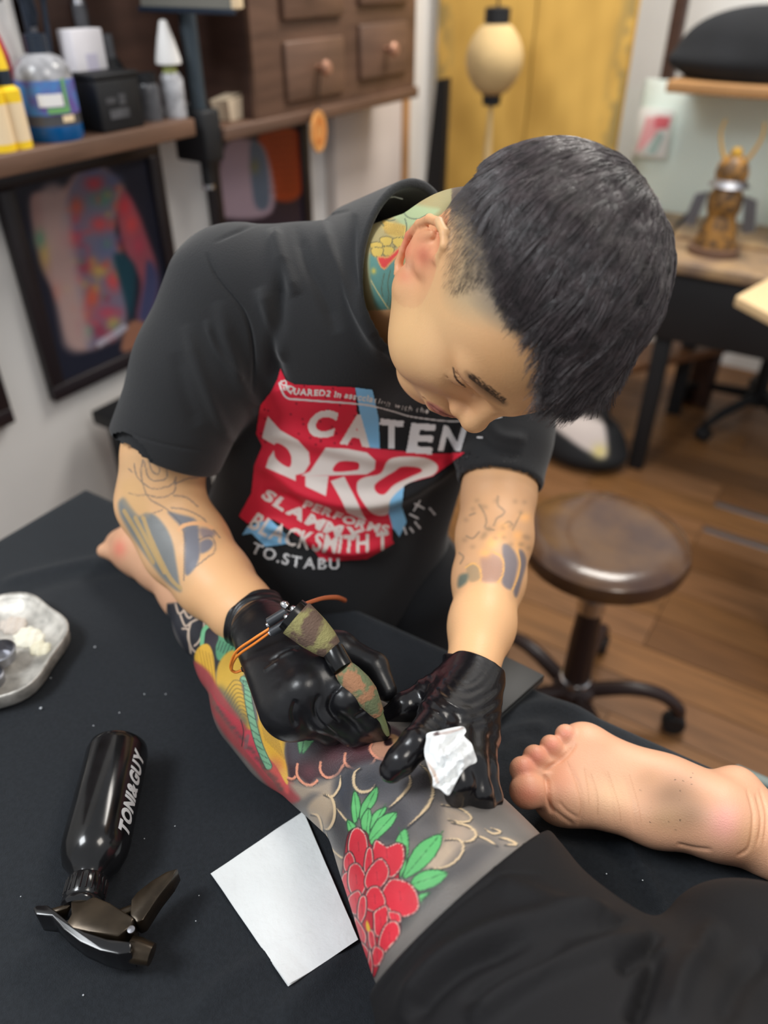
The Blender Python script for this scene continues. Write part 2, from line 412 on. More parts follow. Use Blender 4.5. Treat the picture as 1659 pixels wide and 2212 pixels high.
def struct(o): o['kind'] = 'structure'; return o
fl = struct(box('floor', (-1.6, -1.4, -.05), (2.4, 4.6, -.012), M['floor_base'], None, 0))
pm = {}
for L in (.5, .9, 1.3):
    V, Fc = boxv((.001, .0015, -.012), (L - .001, .1285, 0)); me = bpy.data.meshes.new('plank')
    me.from_pydata(V, [], Fc); me.materials.append(M['plank0']); pm[L] = me
r = 0; y = .15
while y < 4.4:
    x = -1.5
    while x < 2.2:
        L = random.choice((.5, .9, 1.3)) if x < -1.45 else 1.3 if x < .5 else .9
        o = bpy.data.objects.new('plank', pm[L]); col.objects.link(o); o.parent = fl
        o.location = (x, y, 0); o.material_slots[0].link = 'OBJECT'; o.material_slots[0].material = M['plank%d' % random.randrange(4)]
        x += L
    y += .13; r += 1
struct(box('wall_left', (-1.6, -1.4, 0), (-1.5, 4.6, 2.9), M['wall'], None, 0))
struct(box('wall_back', (-1.5, 3.5, 0), (2.4, 3.6, 2.9), M['wall'], None, 0))
M['bb'] = mat('baseboard_paint', (190, 186, 180), .6)
struct(box('baseboard_left', (-1.5, -1.4, 0), (-1.485, 3.5, .08), M['bb'], None, .002))
for i, (a, b) in enumerate((((1545, 1088), (1659, 1135)), ((1520, 1142), (1659, 1200)))):  # two thin pale steel strips laid along the floor
    p, q = Z(*a, 0), Z(*b, 0)
    struct(box('floor_strip_%d' % (i + 1), (p[0], p[1] - .012, 0), (q[0] + .8, p[1] + .012, .003), M['steel'], None, .001))

# ------------------------------------------------------------------ treatment bed and its black cover
BZ, BX0, BY1 = .78, -.945, .600
bed = thing('treatment_bed', 'black padded treatment bed under the black cloth cover', 'bed', (-.1, .12, 0))
box('mattress', (BX0 + .012, -.33, BZ - .085), (1.0, BY1 - .012, BZ - .006), M['softblack'], bed, .012)
box('bed_frame', (BX0 + .05, -.29, BZ - .13), (.96, BY1 - .05, BZ - .086), M['pitch'], bed, .004)
for x in (BX0 + .08, .9):
    for yy in (-.26, BY1 - .08):
        box('leg', (x, yy, 0), (x + .045, yy + .045, BZ - .13), M['pitch'], bed, .004)
M['sheet'] = mat('black_knit_cover', (35, 39, 44), .85, bump=(900, .55), noise=(260, .22), spec=.25, sheen=.08)
def cover():
    h = .0065; R_ = .012; drop = .10; x1, y0 = 1.006, -.336
    xs = np.arange(BX0 - drop, x1 + drop, h); ys = np.arange(y0 - drop, BY1 + drop, h)
    gx, gy = np.meshgrid(xs, ys, indexing='ij'); ov = np.maximum(np.maximum(BX0 - gx, gx - x1), np.maximum(y0 - gy, gy - BY1))
    cx, cy = np.clip(gx, BX0, x1), np.clip(gy, y0, BY1); o = np.maximum(ov, 0)
    z = BZ - o; ox = np.sign(gx - cx) * np.minimum(o, .006); oy = np.sign(gy - cy) * np.minimum(o, .006)
    V = np.stack([cx + ox, cy + oy, z], -1).reshape(-1, 3); nx, ny = gx.shape
    i = np.arange(nx * ny).reshape(nx, ny)
    Q = np.stack([i[:-1, :-1], i[1:, :-1], i[1:, 1:], i[:-1, 1:]], -1).reshape(-1, 4)
    keep = ~(np.abs(V[Q] - V[Q][:, :1]).max((1, 2)) > .2); Q = Q[keep]
    lst = [([(0, 1262), (110, 1232), (245, 1203)], 9, .006), ([(0, 1300), (150, 1250), (300, 1225)], 12, -.003), ([(0, 1345), (120, 1300)], 14, .003),
           ([(1325, 1790), (1375, 1860), (1430, 1960), (1490, 2060)], 9, .009), ([(1300, 1790), (1350, 1880), (1400, 1980)], 16, -.004),
           ([(1090, 1560), (1130, 1530), (1200, 1525), (1290, 1555)], 12, .006), ([(1075, 1600), (1120, 1575), (1190, 1570)], 12, .007), ([(1080, 1640), (1110, 1610), (1150, 1600)], 10, .006),
           ([(620, 2030), (560, 2080), (480, 2130), (400, 2212)], 22, .006), ([(760, 2060), (660, 2140), (600, 2212)], 24, .007), ([(100, 2200), (250, 2110), (420, 2070)], 26, .003),
           ([(1150, 1790), (1200, 1830), (1260, 1850)], 14, .006)]
    V = folds(V, Q, lst, -1)
    V[:, 2] += .0012 * (vnoise(V, 14, 3) - .5)
    o = raw('bed_cover', V, Q, M['sheet'], None)
    return tag(o, 'black knitted cloth cover spread over the treatment bed', 'cover')
cover()
# lint specks lying on the cover
M['lint'] = mat('pale_lint', (190, 195, 200), .9)
LV = []; LF = []
for (px, py, s) in [(205, 1398, 3), (88, 1530, 4), (358, 1500, 2), (312, 1500, 2), (180, 2150, 2), (258, 1540, 2), (202, 1568, 2), (110, 1465, 2), (378, 1785, 1.5), (312, 1812, 1.5), (540, 1850, 1), (1310, 1888, 2), (1388, 1902, 2), (430, 1935, 1.5), (423, 1990, 1.5), (45, 1937, 1.5)]:
    c = Z(px, py, BZ + .003); n = len(LV)
    for k in range(5): a = k * 1.2566 + px; LV.append(c + A3(math.cos(a) * s * .0004, math.sin(a) * s * .0004, .0005))
    LV.append(c + A3(0, 0, .0012)); LF += [(n + k, n + (k + 1) % 5, n + 5) for k in range(5)]
tag(raw('lint', LV, LF, M['lint'], None), 'tiny pale lint specks scattered on the black bed cover', 'lint', kind='stuff')

# ------------------------------------------------------------------ stool
M['stool_leather'] = mat('brown_leather', (70, 46, 36), .26, noise=(9, .8), mixc=(100, 70, 42), bump=(40, .3), coat=.4)
M['stool_metal'] = mat('dark_brown_painted_metal', (48, 34, 32), .35)
def make_stool(c, label, zs=.54, rot=0.):
    t = thing('round_stool', label, 'stool', (c[0], c[1], 0))
    R_ = .168; o = A3(c[0], c[1], 0)
    pr_ = [(.02, zs - .055), (R_ - .02, zs - .055), (R_ - .004, zs - .046), (R_, zs - .03), (R_ - .004, zs - .013), (R_ - .02, zs - .002), (R_ - .05, zs + .001), (.05, zs - .004), (.004, zs - .005)]
    lathe('seat', pr_, M['stool_leather'], t, o, n=48)
    lathe('seat_plate', [(.03, zs - .088), (.098, zs - .084), (.106, zs - .078), (.106, zs - .064), (.09, zs - .056), (.03, zs - .055)], M['chrome'], t, o)
    lathe('gas_lift', [(.018, .28), (.018, zs - .06)], M['chrome'], t, o, n=16)
    lathe('column', [(.028, .09), (.032, .12), (.03, .26), (.026, .33), (.02, .335)], M['stool_metal'], t, o, n=20)
    lathe('lift_collar', [(.024, .33), (.03, .335), (.03, .37), (.022, .375)], M['chrome'], t, o, n=20)
    lathe('hub', [(.03, .06), (.05, .07), (.05, .1), (.035, .115)], M['stool_metal'], t, o, n=20)
    lathe('hub_ring', [(.036, .114), (.036, .124), (.03, .126)], M['chrome'], t, o, n=20)
    for k in range(5):
        a = rot + k * 2 * math.pi / 5; d = A3(math.cos(a), math.sin(a), 0)
        lg = tube('leg', cr([o + d * .035 + A3(0, 0, .088), o + d * .12 + A3(0, 0, .115), o + d * .19 + A3(0, 0, .11), o + d * .235 + A3(0, 0, .075), o + d * .24 + A3(0, 0, .055)], 5), np.linspace(.019, .014, 21), M['stool_metal'], t, 10)
        s = A3(-d[1], d[0], 0)
        lathe('caster', [(.004, -.017), (.024, -.017), (.027, -.01), (.027, .01), (.024, .017), (.004, .017)], M['black'], lg, o + d * .235 + A3(0, 0, .028), s, 18)
    for k in range(3):
        a = rot + .5 + k * 2.1; lathe('bolt', [(.0, -.006), (.008, -.004), (.008, .004), (.0, .006)], M['chrome'], t, o + A3(math.cos(a) * .13, math.sin(a) * .13, zs - .06), (0, 0, 1), 10, cap=False)
    return t
sp = Z(1310, 1150, .54)
make_stool(sp, 'round brown leather stool on casters on the wooden floor', .54, .35)

# ------------------------------------------------------------------ wall shelf, drawer cabinet, framed pictures
SZ = 1.196
sh = thing('wall_shelf', 'brown wooden wall shelf holding bottles and jars', 'shelf', (-1.4, .9, 1.16))
box('shelf_board', (-1.499, .2, SZ - .034), (-1.3, XP(424, 285, -1.3)[1], SZ), M['wood'], sh, .003)
bp_ = box('back_panel', (-1.499, .2, SZ), (-1.48, 1.5, 1.9), M['wood_dark'], sh, .002)
cb = thing('drawer_cabinet', 'brown wooden wall cabinet with two square knob drawers', 'cabinet', (-1.4, 1.85, 1.16))
cy0, cy1 = 1.505, 2.215
box('body', (-1.499, cy0, 1.150), (-1.318, cy1, 1.95), M['wood_dark'], cb, .003)
box('bottom_board', (-1.499, cy0 - .12, 1.138), (-1.296, cy1 + .01, 1.166), M['wood'], cb, .003)
box('face_frame', (-1.318, cy0, 1.166), (-1.304, cy1, 1.95), M['wood'], cb, .002)
M['knob'] = mat('worn_bronze_knob', (178, 132, 108), .35, .4)
kn = [XP(680, 145, -1.3), XP(828, 105, -1.3)]
for i, k in enumerate(kn):
    hw, hh_ = .118, .066
    d = box('drawer', (-1.306, k[1] - hw, k[2] - hh_), (-1.292, k[1] + hw, k[2] + hh_ - .006), M['wood'], cb, .006)
    lathe('knob', [(.006, 0), (.006, .012), (.015, .02), (.018, .028), (.013, .036), (.004, .038)], M['knob'], d, (-1.293, k[1], k[2]), (1, 0, 0), 18)
    u0 = box('drawer', (-1.306, k[1] - hw, k[2] + .10), (-1.29, k[1] + hw, k[2] + .3), M['wood'], cb, .006)
    lathe('knob', [(.006, 0), (.006, .012), (.015, .02), (.018, .028), (.013, .036), (.004, .038)], M['knob'], u0, (-1.291, k[1], k[2] + .2), (1, 0, 0), 18)
# orange tag hanging from the first drawer knob
M['tag'] = mat('orange_wood_tag', (226, 160, 92), .55, noise=(30, .3))
tg = thing('hanging_tag', 'round orange wooden tag hanging from a drawer knob', 'tag', (-1.28, kn[0][1], 1.1))
tc_ = XP(688, 284, -1.285)
d_ = lathe('disc', [(.002, -.003), (.047, -.003), (.048, 0), (.047, .003), (.002, .003)], M['tag'], tg, tc_, (1, .25, 0), 32, hint=(0, 0, 1))
d_.scale = (1, 1, 1)
tube('string', [tc_ + A3(0, 0, .047), A3(-1.282, kn[0][1], kn[0][2])], .0012, M['black'], tg, 6)
lathe('rim_mark', [(.018, .0032), (.03, .0036), (.033, .0032)], mat('burnt_mark', (190, 112, 50), .6), tg, tc_, (1, .25, 0), 24, hint=(0, 0, 1), cap=False)

M['frame'] = mat('black_brown_frame', (34, 26, 30), .4)
def picture(label, y0, y1, z0, z1, paint, base, fw=.035):
    t = thing('framed_picture', label, 'picture', (-1.49, (y0 + y1) / 2, z0))
    X0, X1 = -1.4995, -1.475
    box('frame_rail', (X0, y0, z0), (X1, y1, z0 + fw), M['frame'], t, .003); box('frame_rail', (X0, y0, z1 - fw), (X1, y1, z1), M['frame'], t, .003)
    box('frame_stile', (X0, y0, z0 + fw), (X1, y0 + fw, z1 - fw), M['frame'], t, .003); box('frame_stile', (X0, y1 - fw, z0 + fw), (X1, y1, z1 - fw), M['frame'], t, .003)
    ny, nz = 110, 130; yy, zz = np.meshgrid(np.linspace(y0 + fw, y1 - fw, ny), np.linspace(z0 + fw, z1 - fw, nz), indexing='ij')
    V = np.stack([np.full(yy.size, -1.486), yy.ravel(), zz.ravel()], 1); i = np.arange(ny * nz).reshape(ny, nz)
    Q = np.stack([i[:-1, :-1], i[1:, :-1], i[1:, 1:], i[:-1, 1:]], -1).reshape(-1, 4)
    px, py, _ = proj(V); a = Art(px, py, base); paint(a)
    raw('print', V, Q, mat('photo_print', attr=True, rough=.35, spec=.3), t, cols=a.lin())
def body_print(a):
    a.tr(2.602, 0, 300)
    a.fill([(170, 330), (330, 300), (440, 180), (560, 150), (660, 230), (700, 300), (640, 500), (690, 700), (700, 1060), (600, 1150), (470, 1190), (380, 1130), (320, 900), (230, 700)], (165, 130, 125), 14)
    a.fill([(350, 400), (450, 180), (560, 160), (650, 240), (640, 500), (690, 750), (700, 1060), (560, 1150), (470, 1150), (400, 720), (350, 560)], (112, 110, 132), 10)
    a.fill([(690, 290), (760, 380), (830, 560), (880, 720), (880, 900), (820, 1030), (770, 1000), (790, 800), (700, 620), (660, 430)], (150, 80, 92), 10)
    a.fill([(830, 680), (885, 760), (880, 900), (820, 1030), (780, 1000), (810, 820)], (66, 70, 105), 10)
    a.fill([(730, 1030), (820, 1040), (830, 1110), (740, 1190), (680, 1180)], (150, 104, 84), 8)
    rr = np.random.default_rng(4); cs = [(200, 60, 70), (205, 72, 74), (196, 84, 62), (88, 138, 112), (96, 104, 140), (190, 160, 80), (150, 50, 72), (180, 70, 90)]
    for x, y, rx, ry, c in [(530, 250, 60, 50, 0), (430, 380, 45, 60, 2), (570, 340, 70, 45, 3), (400, 560, 60, 70, 0), (560, 480, 60, 50, 1), (480, 720, 80, 50, 6), (600, 620, 60, 60, 4), (560, 740, 60, 40, 5), (640, 800, 45, 70, 1), (520, 880, 50, 70, 2), (600, 980, 80, 50, 7), (480, 980, 40, 70, 2), (560, 1080, 50, 50, 6), (640, 1040, 40, 40, 5), (490, 1080, 35, 40, 3), (740, 480, 45, 60, 1), (780, 600, 40, 60, 7), (700, 380, 40, 60, 0), (520, 180, 50, 35, 4), (640, 230, 50, 40, 4), (260, 640, 40, 90, 5), (230, 560, 40, 60, 3), (330, 850, 30, 60, 2)]:
        a.blob(x, y, rx, ry, cs[c], .85)
    for _ in range(60):
        x, y = rr.uniform(370, 680), rr.uniform(260, 1120); a.blob(x, y, rr.uniform(14, 30), rr.uniform(14, 34), cs[rr.integers(8)], .5)
    a.stroke([(560, 1150), (700, 1060)], 14, (190, 190, 205), .7)
    a.stroke([(300, 330), (330, 560), (390, 900), (430, 1120)], 60, (176, 150, 146), .8, soft=20)
    a.fill([(640, 650), (760, 720), (740, 1000), (700, 900)], (30, 66, 80), 12)
picture('large dark framed photo of a tattooed torso on the white wall', .925, 1.352, .645, 1.135, body_print, (34, 36, 50))
def second_print(a):
    a.fill([(560, 290), (650, 290), (650, 420), (580, 420)], (160, 66, 36), 6)
    a.fill([(470, 380), (490, 310), (530, 300), (575, 330), (585, 460), (450, 460)], (170, 150, 165), 8)
    a.fill([(540, 310), (572, 330), (582, 440), (550, 440)], (96, 110, 130), 6)
    for k in range(8): a.stroke([(585, 300 + k * 16), (640, 296 + k * 16)], 4, (120, 46, 30), .7)
    a.blob(460, 450, 16, 20, (150, 40, 50)); a.blob(550, 360, 10, 16, (120, 120, 90))
fy0, fy1 = XP(440, 380, -1.5)[1], XP(655, 330, -1.5)[1]
picture('framed picture with orange background beneath the drawer cabinet', fy0, fy1, .66, 1.128, second_print, (50, 40, 52))
c3 = XP(20, 905, -1.5)
picture('picture frame corner at the left edge beside the bed', c3[1] - .4, c3[1], c3[2], c3[2] + .36, lambda a: None, (40, 34, 44))

# ------------------------------------------------------------------ things on the shelf
def on_shelf(px, py, x=-1.36): p = XP(px, py, x); return A3(p[0], p[1], SZ)
def shelf_bottle(name, label, cat, px, py, x, r, parts, group=None, sq=1.0):
    o = on_shelf(px, py, x); t = thing(name, label, cat, o, group)
    for nm, prof, m in parts: lathe(nm, [(rr * r, h) for rr, h in prof], m, t, o, n=24, sq=sq)
    return t, o
M['cream'] = mat('cream_label', (238, 214, 176), .45); M['yellow'] = mat('yellow_plastic', (246, 206, 40), .4)
M['red'] = mat('red_plastic', (176, 44, 62), .4); M['navy'] = mat('dark_navy_plastic', (32, 42, 56), .35)
M['bluegel'] = mat('blue_liquid', (14, 84, 142), .2); M['purple'] = mat('purple_label', (104, 78, 150), .45, noise=(25, .4), mixc=(70, 140, 200))
M['lime'] = mat('green_label', (112, 170, 104), .45); M['clear'] = mat('clear_plastic', (176, 176, 180), .2, noise=(40, .5))
M['smoke'] = mat('smoky_plastic', (92, 92, 96), .25, noise=(30, .4)); M['beige'] = mat('beige_card', (226, 206, 178), .7)
cream_parts = [('body', [(.1, 0), (1, .0), (1, .012)], M['yellow']), ('label', [(1.0, .012), (1.0, .072)], M['cream']), ('shoulder', [(1.0, .072), (1.0, .09), (.6, .097)], M['yellow']), ('neck', [(.6, .097), (.6, .12)], M['navy']), ('cap', [(.55, .12), (.45, .14), (.3, .158), (.05, .16)], M['yellow'])]
shelf_bottle('ink_bottle', 'cream ink bottle with yellow cap, nearest the shelf corner', 'bottle', 12, 335, -1.335, .021, cream_parts, 'cream ink bottles')
shelf_bottle('ink_bottle', 'cream ink bottle with yellow band beside the blue bottle', 'bottle', 48, 330, -1.335, .021, cream_parts, 'cream ink bottles')
shelf_bottle('red_bottle', 'tall red bottle with black top behind the cream bottles', 'bottle', 34, 290, -1.42, .022, [('body', [(.1, 0), (1, 0), (1, .13), (.7, .16), (.5, .17)], M['red']), ('cap', [(.6, .17), (.6, .205), (.1, .207)], M['navy'])])
t, o = shelf_bottle('gel_bottle', 'wide clear bottle of blue gel with purple and green label', 'bottle', 127, 316, -1.355, .050, [('blue_gel', [(.1, 0), (.95, 0), (1, .006), (1, .026)], M['bluegel']), ('body', [(1, .026), (1, .044)], M['smoke']), ('label', [(1.01, .044), (1.01, .098)], M['purple']), ('shoulder', [(1, .098), (.95, .115), (.7, .13), (.4, .137)], M['clear']), ('cap', [(.38, .137), (.38, .165), (.1, .167)], M['navy'])])
dv = nrm(CAM - o - A3(0, 0, .2)); dv[2] = 0; dv = nrm(dv); sd_ = np.cross((0, 0, 1), dv)
def patch(name, o, r, a0, a1, z0, z1, m, t):
    V = []; n = 10
    for k in range(n + 1):
        a = a0 + (a1 - a0) * k / n; p = o + (dv * math.cos(a) + sd_ * math.sin(a)) * r
        V += [p + A3(0, 0, z0), p + A3(0, 0, z1)]
    return raw(name, V, [(2*k, 2*k+2, 2*k+3, 2*k+1) for k in range(n)], m, t)
patch('label_panel', o, .0515, -.35, .5, .058, .078, M['white'], t); patch('label_panel', o, .0514, -.1, .7, .047, .056, M['lime'], t); patch('label_panel', o, .0514, .55, .68, .056, .1, M['lime'], t)
patch('label_panel', o, .0514, .35, .8, .032, .043, M['cream'], t)
for (px, py, x, lab, m_, hh_) in [(100, 250, -1.45, 'bundle of dark brushes standing behind the gel bottle', M['navy'], .26)]:
    o = on_shelf(px, py, x); t = thing('brush_holder', lab, 'brushes', o)
    lathe('cup', [(.01, 0), (.036, 0), (.04, .1), (.036, .1), (.032, .01)], M['clear'], t, o)
    for k in range(9):
        a = k * 2.4; rr = .008 + .018 * (k % 3) / 2; b = o + A3(math.cos(a) * rr, math.sin(a) * rr, .01)
        br = tube('brush', [b, b + A3(math.cos(a) * rr * .8, math.sin(a) * rr * .8, .16 + .02 * (k % 3))], [.004, .005], M['navy'] if k % 3 else M['steel'], t, 8)
        e = b + A3(math.cos(a) * rr * .8, math.sin(a) * rr * .8, .16 + .02 * (k % 3)); tube('bristles', [e, e + A3(0, 0, .02), e + A3(0, 0, .06)], [.006, .011, .007], M['navy'], br, 8)
o = on_shelf(25, 225, -1.44); t = thing('paper_sheets', 'white paper sheets standing behind the red bottle', 'paper', o)
for k in range(3): box('sheet', o + A3(-.003 * k, -.07 + .01 * k, 0), o + A3(-.003 * k + .0015, .035 + .01 * k, .21 + .015 * k), M['white'], t, 0)
o = on_shelf(200, 215, -1.40) ; t = thing('white_box', 'small white card box leaning above the black jar', 'box', o)
M['whitecard'] = mat('white_card', (238, 234, 238), .7, noise=(18, .08))
box('body', o + A3(-.02, -.036, .065), o + A3(.02, .036, .165), M['whitecard'], t, .002); box('stand', o + A3(-.02, -.034, 0), o + A3(.02, .034, .065), M['wood_dark'], t, .002)
box('print', o + A3(.0195, -.012, .085), o + A3(.0208, .014, .125), mat('lilac_print', (205, 200, 218), .7), t, 0)
o = on_shelf(252, 296, -1.345); t = thing('black_box', 'black box with small white print beside the gel bottle', 'box', o)
box('body', o + A3(-.045, -.052, 0), o + A3(.03, .052, .088), M['black'], t, .004)
box('lid', o + A3(-.047, -.054, .088), o + A3(.032, .054, .098), M['black'], t, .003)
for a_, b_, c_, d_ in [(-.035, -.012, .048, .058), (-.004, .012, .044, .062), (-.03, .016, .022, .038)]:
    box('print', o + A3(.0295, a_, c_), o + A3(.0312, b_, d_), M['smoke'], t, 0)
o = on_shelf(255, 225, -1.44)
shelf_bottle('black_bottle', 'small black bottle standing behind the black box', 'bottle', 256, 235, -1.43, .027, [('body', [(.1, 0), (1, 0), (1, .09), (.6, .11)], M['black']), ('cap', [(.5, .11), (.5, .15), (.1, .152)], M['smoke'])])
shelf_bottle('steel_tool', 'grey metal tube tool standing on the shelf behind the white box', 'tool', 205, 190, -1.47, .014, [('body', [(.1, 0), (1, 0), (1, .2)], M['smoke']), ('tip', [(1, .2), (.5, .23), (.2, .26)], M['steel'])])
shelf_bottle('dark_jar', 'dark glass jar between the black box and dropper bottle', 'jar', 330, 268, -1.36, .024, [('body', [(.1, 0), (1, 0), (1, .06), (.8, .068)], M['smoke']), ('lid', [(.85, .068), (.85, .085), (.1, .087)], M['black'])])
shelf_bottle('dropper_bottle', 'glass bottle with tall white conical nozzle on the shelf', 'bottle', 382, 262, -1.345, .024, [('body', [(.1, 0), (1, 0), (1, .07), (.7, .082)], M['clear']), ('collar', [(.6, .082), (.6, .098)], mat('olive_collar', (150, 156, 90), .5)), ('nozzle', [(1.05, .098), (1.05, .106), (.7, .14), (.3, .172), (.1, .174)], M['white'])])
# monitor on its pole
mn = thing('monitor', 'grey flat monitor on a dark pole clamped beside the shelf', 'monitor', XP(440, 270, -1.33))
mp = XP(428, 225, -1.34); mt = XP(408, 20, -1.34)
tube('pole', [A3(mp[0], mp[1], 1.19), A3(mp[0], mp[1], 1.62)], .018, mat('slate_metal', (58, 68, 76), .4, .3), mn, 16)
cl = box('clamp', A3(mp[0] - .06, mp[1] - .028, 1.10), A3(mp[0] + .035, mp[1] + .028, 1.205), M['black'], mn, .006)
lathe('clamp_screw', [(.004, 0), (.012, .002), (.012, .05), (.004, .052)], M['black'], cl, A3(mp[0], mp[1], 1.05), (0, 0, 1), 14)
lathe('clamp_pad', [(.002, 0), (.014, .002), (.014, .01), (.002, .012)], M['chrome'], cl, A3(mp[0], mp[1], 1.04), (0, 0, 1), 14)
mY = mp[1] - .045; m0, m1 = YP(300, -2, mY), YP(508, 46, mY); mz = (m0[2] + m1[2]) / 2
box('screen_housing', (m0[0], mY, mz), (m1[0], mY + .022, mz + .28), mat('grey_monitor_shell', (128, 126, 118), .5), mn, .005)
box('bezel', (m0[0] - .002, mY - .006, mz - .006), (m1[0] + .004, mY + .001, mz + .004), M['navy'], mn, .002)
box('side_bezel', (m1[0] - .002, mY - .006, mz + .004), (m1[0] + .006, mY + .022, mz + .28), M['cream'], mn, .002)
box('bracket', A3(mp[0] - .01, mp[1] - .024, mz + .06), A3(mp[0] + .03, mp[1] + .02, mz + .14), M['black'], mn, .005)
o = XP(498, 250, -1.37); t = thing('paper_card', 'small cream folded card on the ledge beside the monitor pole', 'card', A3(o[0], o[1], 1.166))
V = [A3(o[0], o[1], 1.166) + A3(*q) for q in [(-.02, -.025, 0), (.02, -.022, 0), (.02, .028, 0), (-.02, .03, 0), (-.028, -.034, .04), (.026, -.032, .044), (.024, .036, .05), (-.024, .044, .042)]]
raw('folded_card', V, [(0, 3, 2, 1), (0, 1, 5, 4), (1, 2, 6, 5), (2, 3, 7, 6), (3, 0, 4, 7)], M['beige'], t, False)
raw('card_flap', [V[4], V[5], V[6] + A3(0, 0, .006), V[7] + A3(0, 0, .012)], [(0, 1, 2, 3)], M['beige'], t, False)
# black side table by the wall
o = Z(195, 888, .60); t = thing('side_table', 'black low side table between the bed and wall', 'table', (o[0] + .15, o[1] + .2, 0))
box('top', (o[0], o[1], .565), (o[0] + .34, o[1] + .42, .60), M['black'], t, .004)
for x in (o[0] + .02, o[0] + .285):
    for yy in (o[1] + .02, o[1] + .365): box('leg', (x, yy, 0), (x + .035, yy + .035, .565), M['black'], t, .003)

# ------------------------------------------------------------------ back of the room
gs = thing('folding_screen', 'gold cloth folding screen with grey patterned borders', 'screen', (-1.1, 2.66, 0))
gx = [YP(952, 60, 2.64)[0], YP(1160, 60, 2.64)[0], YP(1372, 60, 2.64)[0]]
def gold_panel(x0, x1, y0, y1, bL, bR):
    nx, nz = 60, 90; u, z = np.meshgrid(np.linspace(0, 1, nx), np.linspace(.02, 1.95, nz), indexing='ij'); u = u.ravel(); z = z.ravel()
    V = np.stack([x0 + (x1 - x0) * u, y0 + (y1 - y0) * u, z], 1); a = Art(u * 300, z * 600, (208, 166, 82)); P2 = np.stack([u * 300, z * 600], 1)
    n1 = vnoise(P2, .03, 5); a.C += ((n1 - .5) * 26)[:, None] * np.array([1, .9, .6])
    for side, on in ((0, bL), (1, bR)):
        if not on: continue
        e = np.abs(u - side); k = np.clip(1 - e / .22, 0, 1) * (vnoise(P2, .09, 8 + side) > .47) * .75
        a.C = a.C * (1 - k[:, None]) + np.array([132, 118, 78]) * k[:, None]
    i = np.arange(nx * nz).reshape(nx, nz); Q = np.stack([i[:-1, :-1], i[1:, :-1], i[1:, 1:], i[:-1, 1:]], -1).reshape(-1, 4)
    pn = raw('panel', V, Q, mat('gold_panel_cloth', attr=True, rough=.6), gs, cols=a.lin())
    n_ = nrm(np.cross(A3(x1 - x0, y1 - y0, 0), (0, 0, 1)))
    box('panel_board', (x0, min(y0, y1) + .02, .0), (x1, max(y0, y1) + .035, 1.97), M['gold'], gs, .002)
gold_panel(gx[0], gx[1], 2.62, 2.62, True, False); gold_panel(gx[1] + .004, gx[2], 2.62, 2.62, False, True)
# black banner leaning by the screen
bn = thing('black_banner', 'tall narrow black board standing beside the gold screen', 'board', (-1.3, 2.3, 0))
b0, b1 = YP(905, 300, 2.42), YP(956, 300, 2.42)
prism('board', [(b0[0], .0), (b1[0] - .0, .0), (b1[0] + .005, YP(950, 168, 2.42)[2]), (b1[0] - .03, YP(935, 172, 2.42)[2]), (b0[0] - .0, .55)], (0, 2.42, 0), (1, 0, 0), (0, 0, 1), (0, 1, 0), .03, M['black'], bn)
box('foot', (b0[0] - .03, 2.36, 0), (b1[0] + .03, 2.5, .02), M['black'], bn, .003)
# white panel between shelf and banner
wp = thing('partition_screen', 'white upright partition board below the drawer cabinet', 'partition', (-1.45, 2.3, 0))
box('board', (-1.498, 2.02, .02), (-1.46, 2.42, 1.13), mat('warm_white_board', (206, 196, 190), .6), wp, .003)
box('edge_strip', (-1.46, 2.40, .02), (-1.44, 2.42, 1.13), M['wood_light'], wp, .002)
# paper lantern
lc = YP(1068, 128, 2.35); ln = thing('paper_lantern', 'oval beige paper lantern with black caps before the gold screen', 'lantern', lc)
M['paper'] = mat('beige_lantern_paper', (208, 178, 126), .8, noise=(12, .12))
pr_ = [(.03, -.1)] + [(.03 + .052 * math.sin(math.pi * k / 16) ** .7 + (.0015 if k % 2 else 0), -.1 + .2 * k / 16) for k in range(1, 16)] + [(.03, .1)]
lathe('shade', [(r_ * 1.0, h_ * .9) for r_, h_ in pr_], M['paper'], ln, lc, n=32)
lathe('top_cap', [(.02, .088), (.036, .09), (.036, .125), (.02, .128)], M['black'], ln, lc, n=24)
lathe('bottom_cap', [(.016, -.12), (.026, -.118), (.028, -.092), (.018, -.088)], M['black'], ln, lc, n=24)
tube('cord', [lc + A3(0, 0, .12), lc + A3(0, 0, .62)], .003, M['black'], ln, 6)
tube('tassel', [lc + A3(0, 0, -.12), lc + A3(0, 0, -.2), lc + A3(0, 0, -.34)], [.006, .01, .016], M['paper'], ln, 10)
# dark post and desk with display case
dp = YP(1462, 60, 3.1); t = thing('dark_post', 'thin dark upright post beside the display case', 'post', (dp[0], 3.1, 0))
box('post', (dp[0] - .022, 3.08, .02), (dp[0] + .022, 3.12, 2.1), M['wood_dark'], t, .003); box('foot', (dp[0] - .05, 3.04, 0), (dp[0] + .05, 3.16, .02), M['wood_dark'], t, .003)
dk = thing('desk', 'wide desk with worn wooden top and black body', 'desk', (.2, 2.7, 0))
M['worn'] = mat('worn_stone_top', (172, 142, 104), .45, noise=(9, .5), mixc=(120, 100, 84))
dx0 = Z(1445, 520, .75)[0]; dy0 = Z(1500, 572, .75)[1]; dy1 = 3.0
box('top', (dx0, dy0, .715), (1.4, dy1, .75), M['worn'], dk, .006)
box('apron', (dx0 + .02, dy0 + .03, .50), (1.38, dy1 - .02, .715), M['black'], dk, .006)
for x in (dx0 + .05, 1.3):
    for yy in (dy0 + .06, dy1 - .1): box('leg', (x, yy, 0), (x + .05, yy + .05, .5), M['black'], dk, .004)
cs = thing('display_case', 'pale mint glass display case with a light wooden top board', 'display case', (-.3, 2.75, .75))
cx0, cx1, cyf, cyb = YP(1352, 330, 2.78)[0], .75, 2.60, 2.86
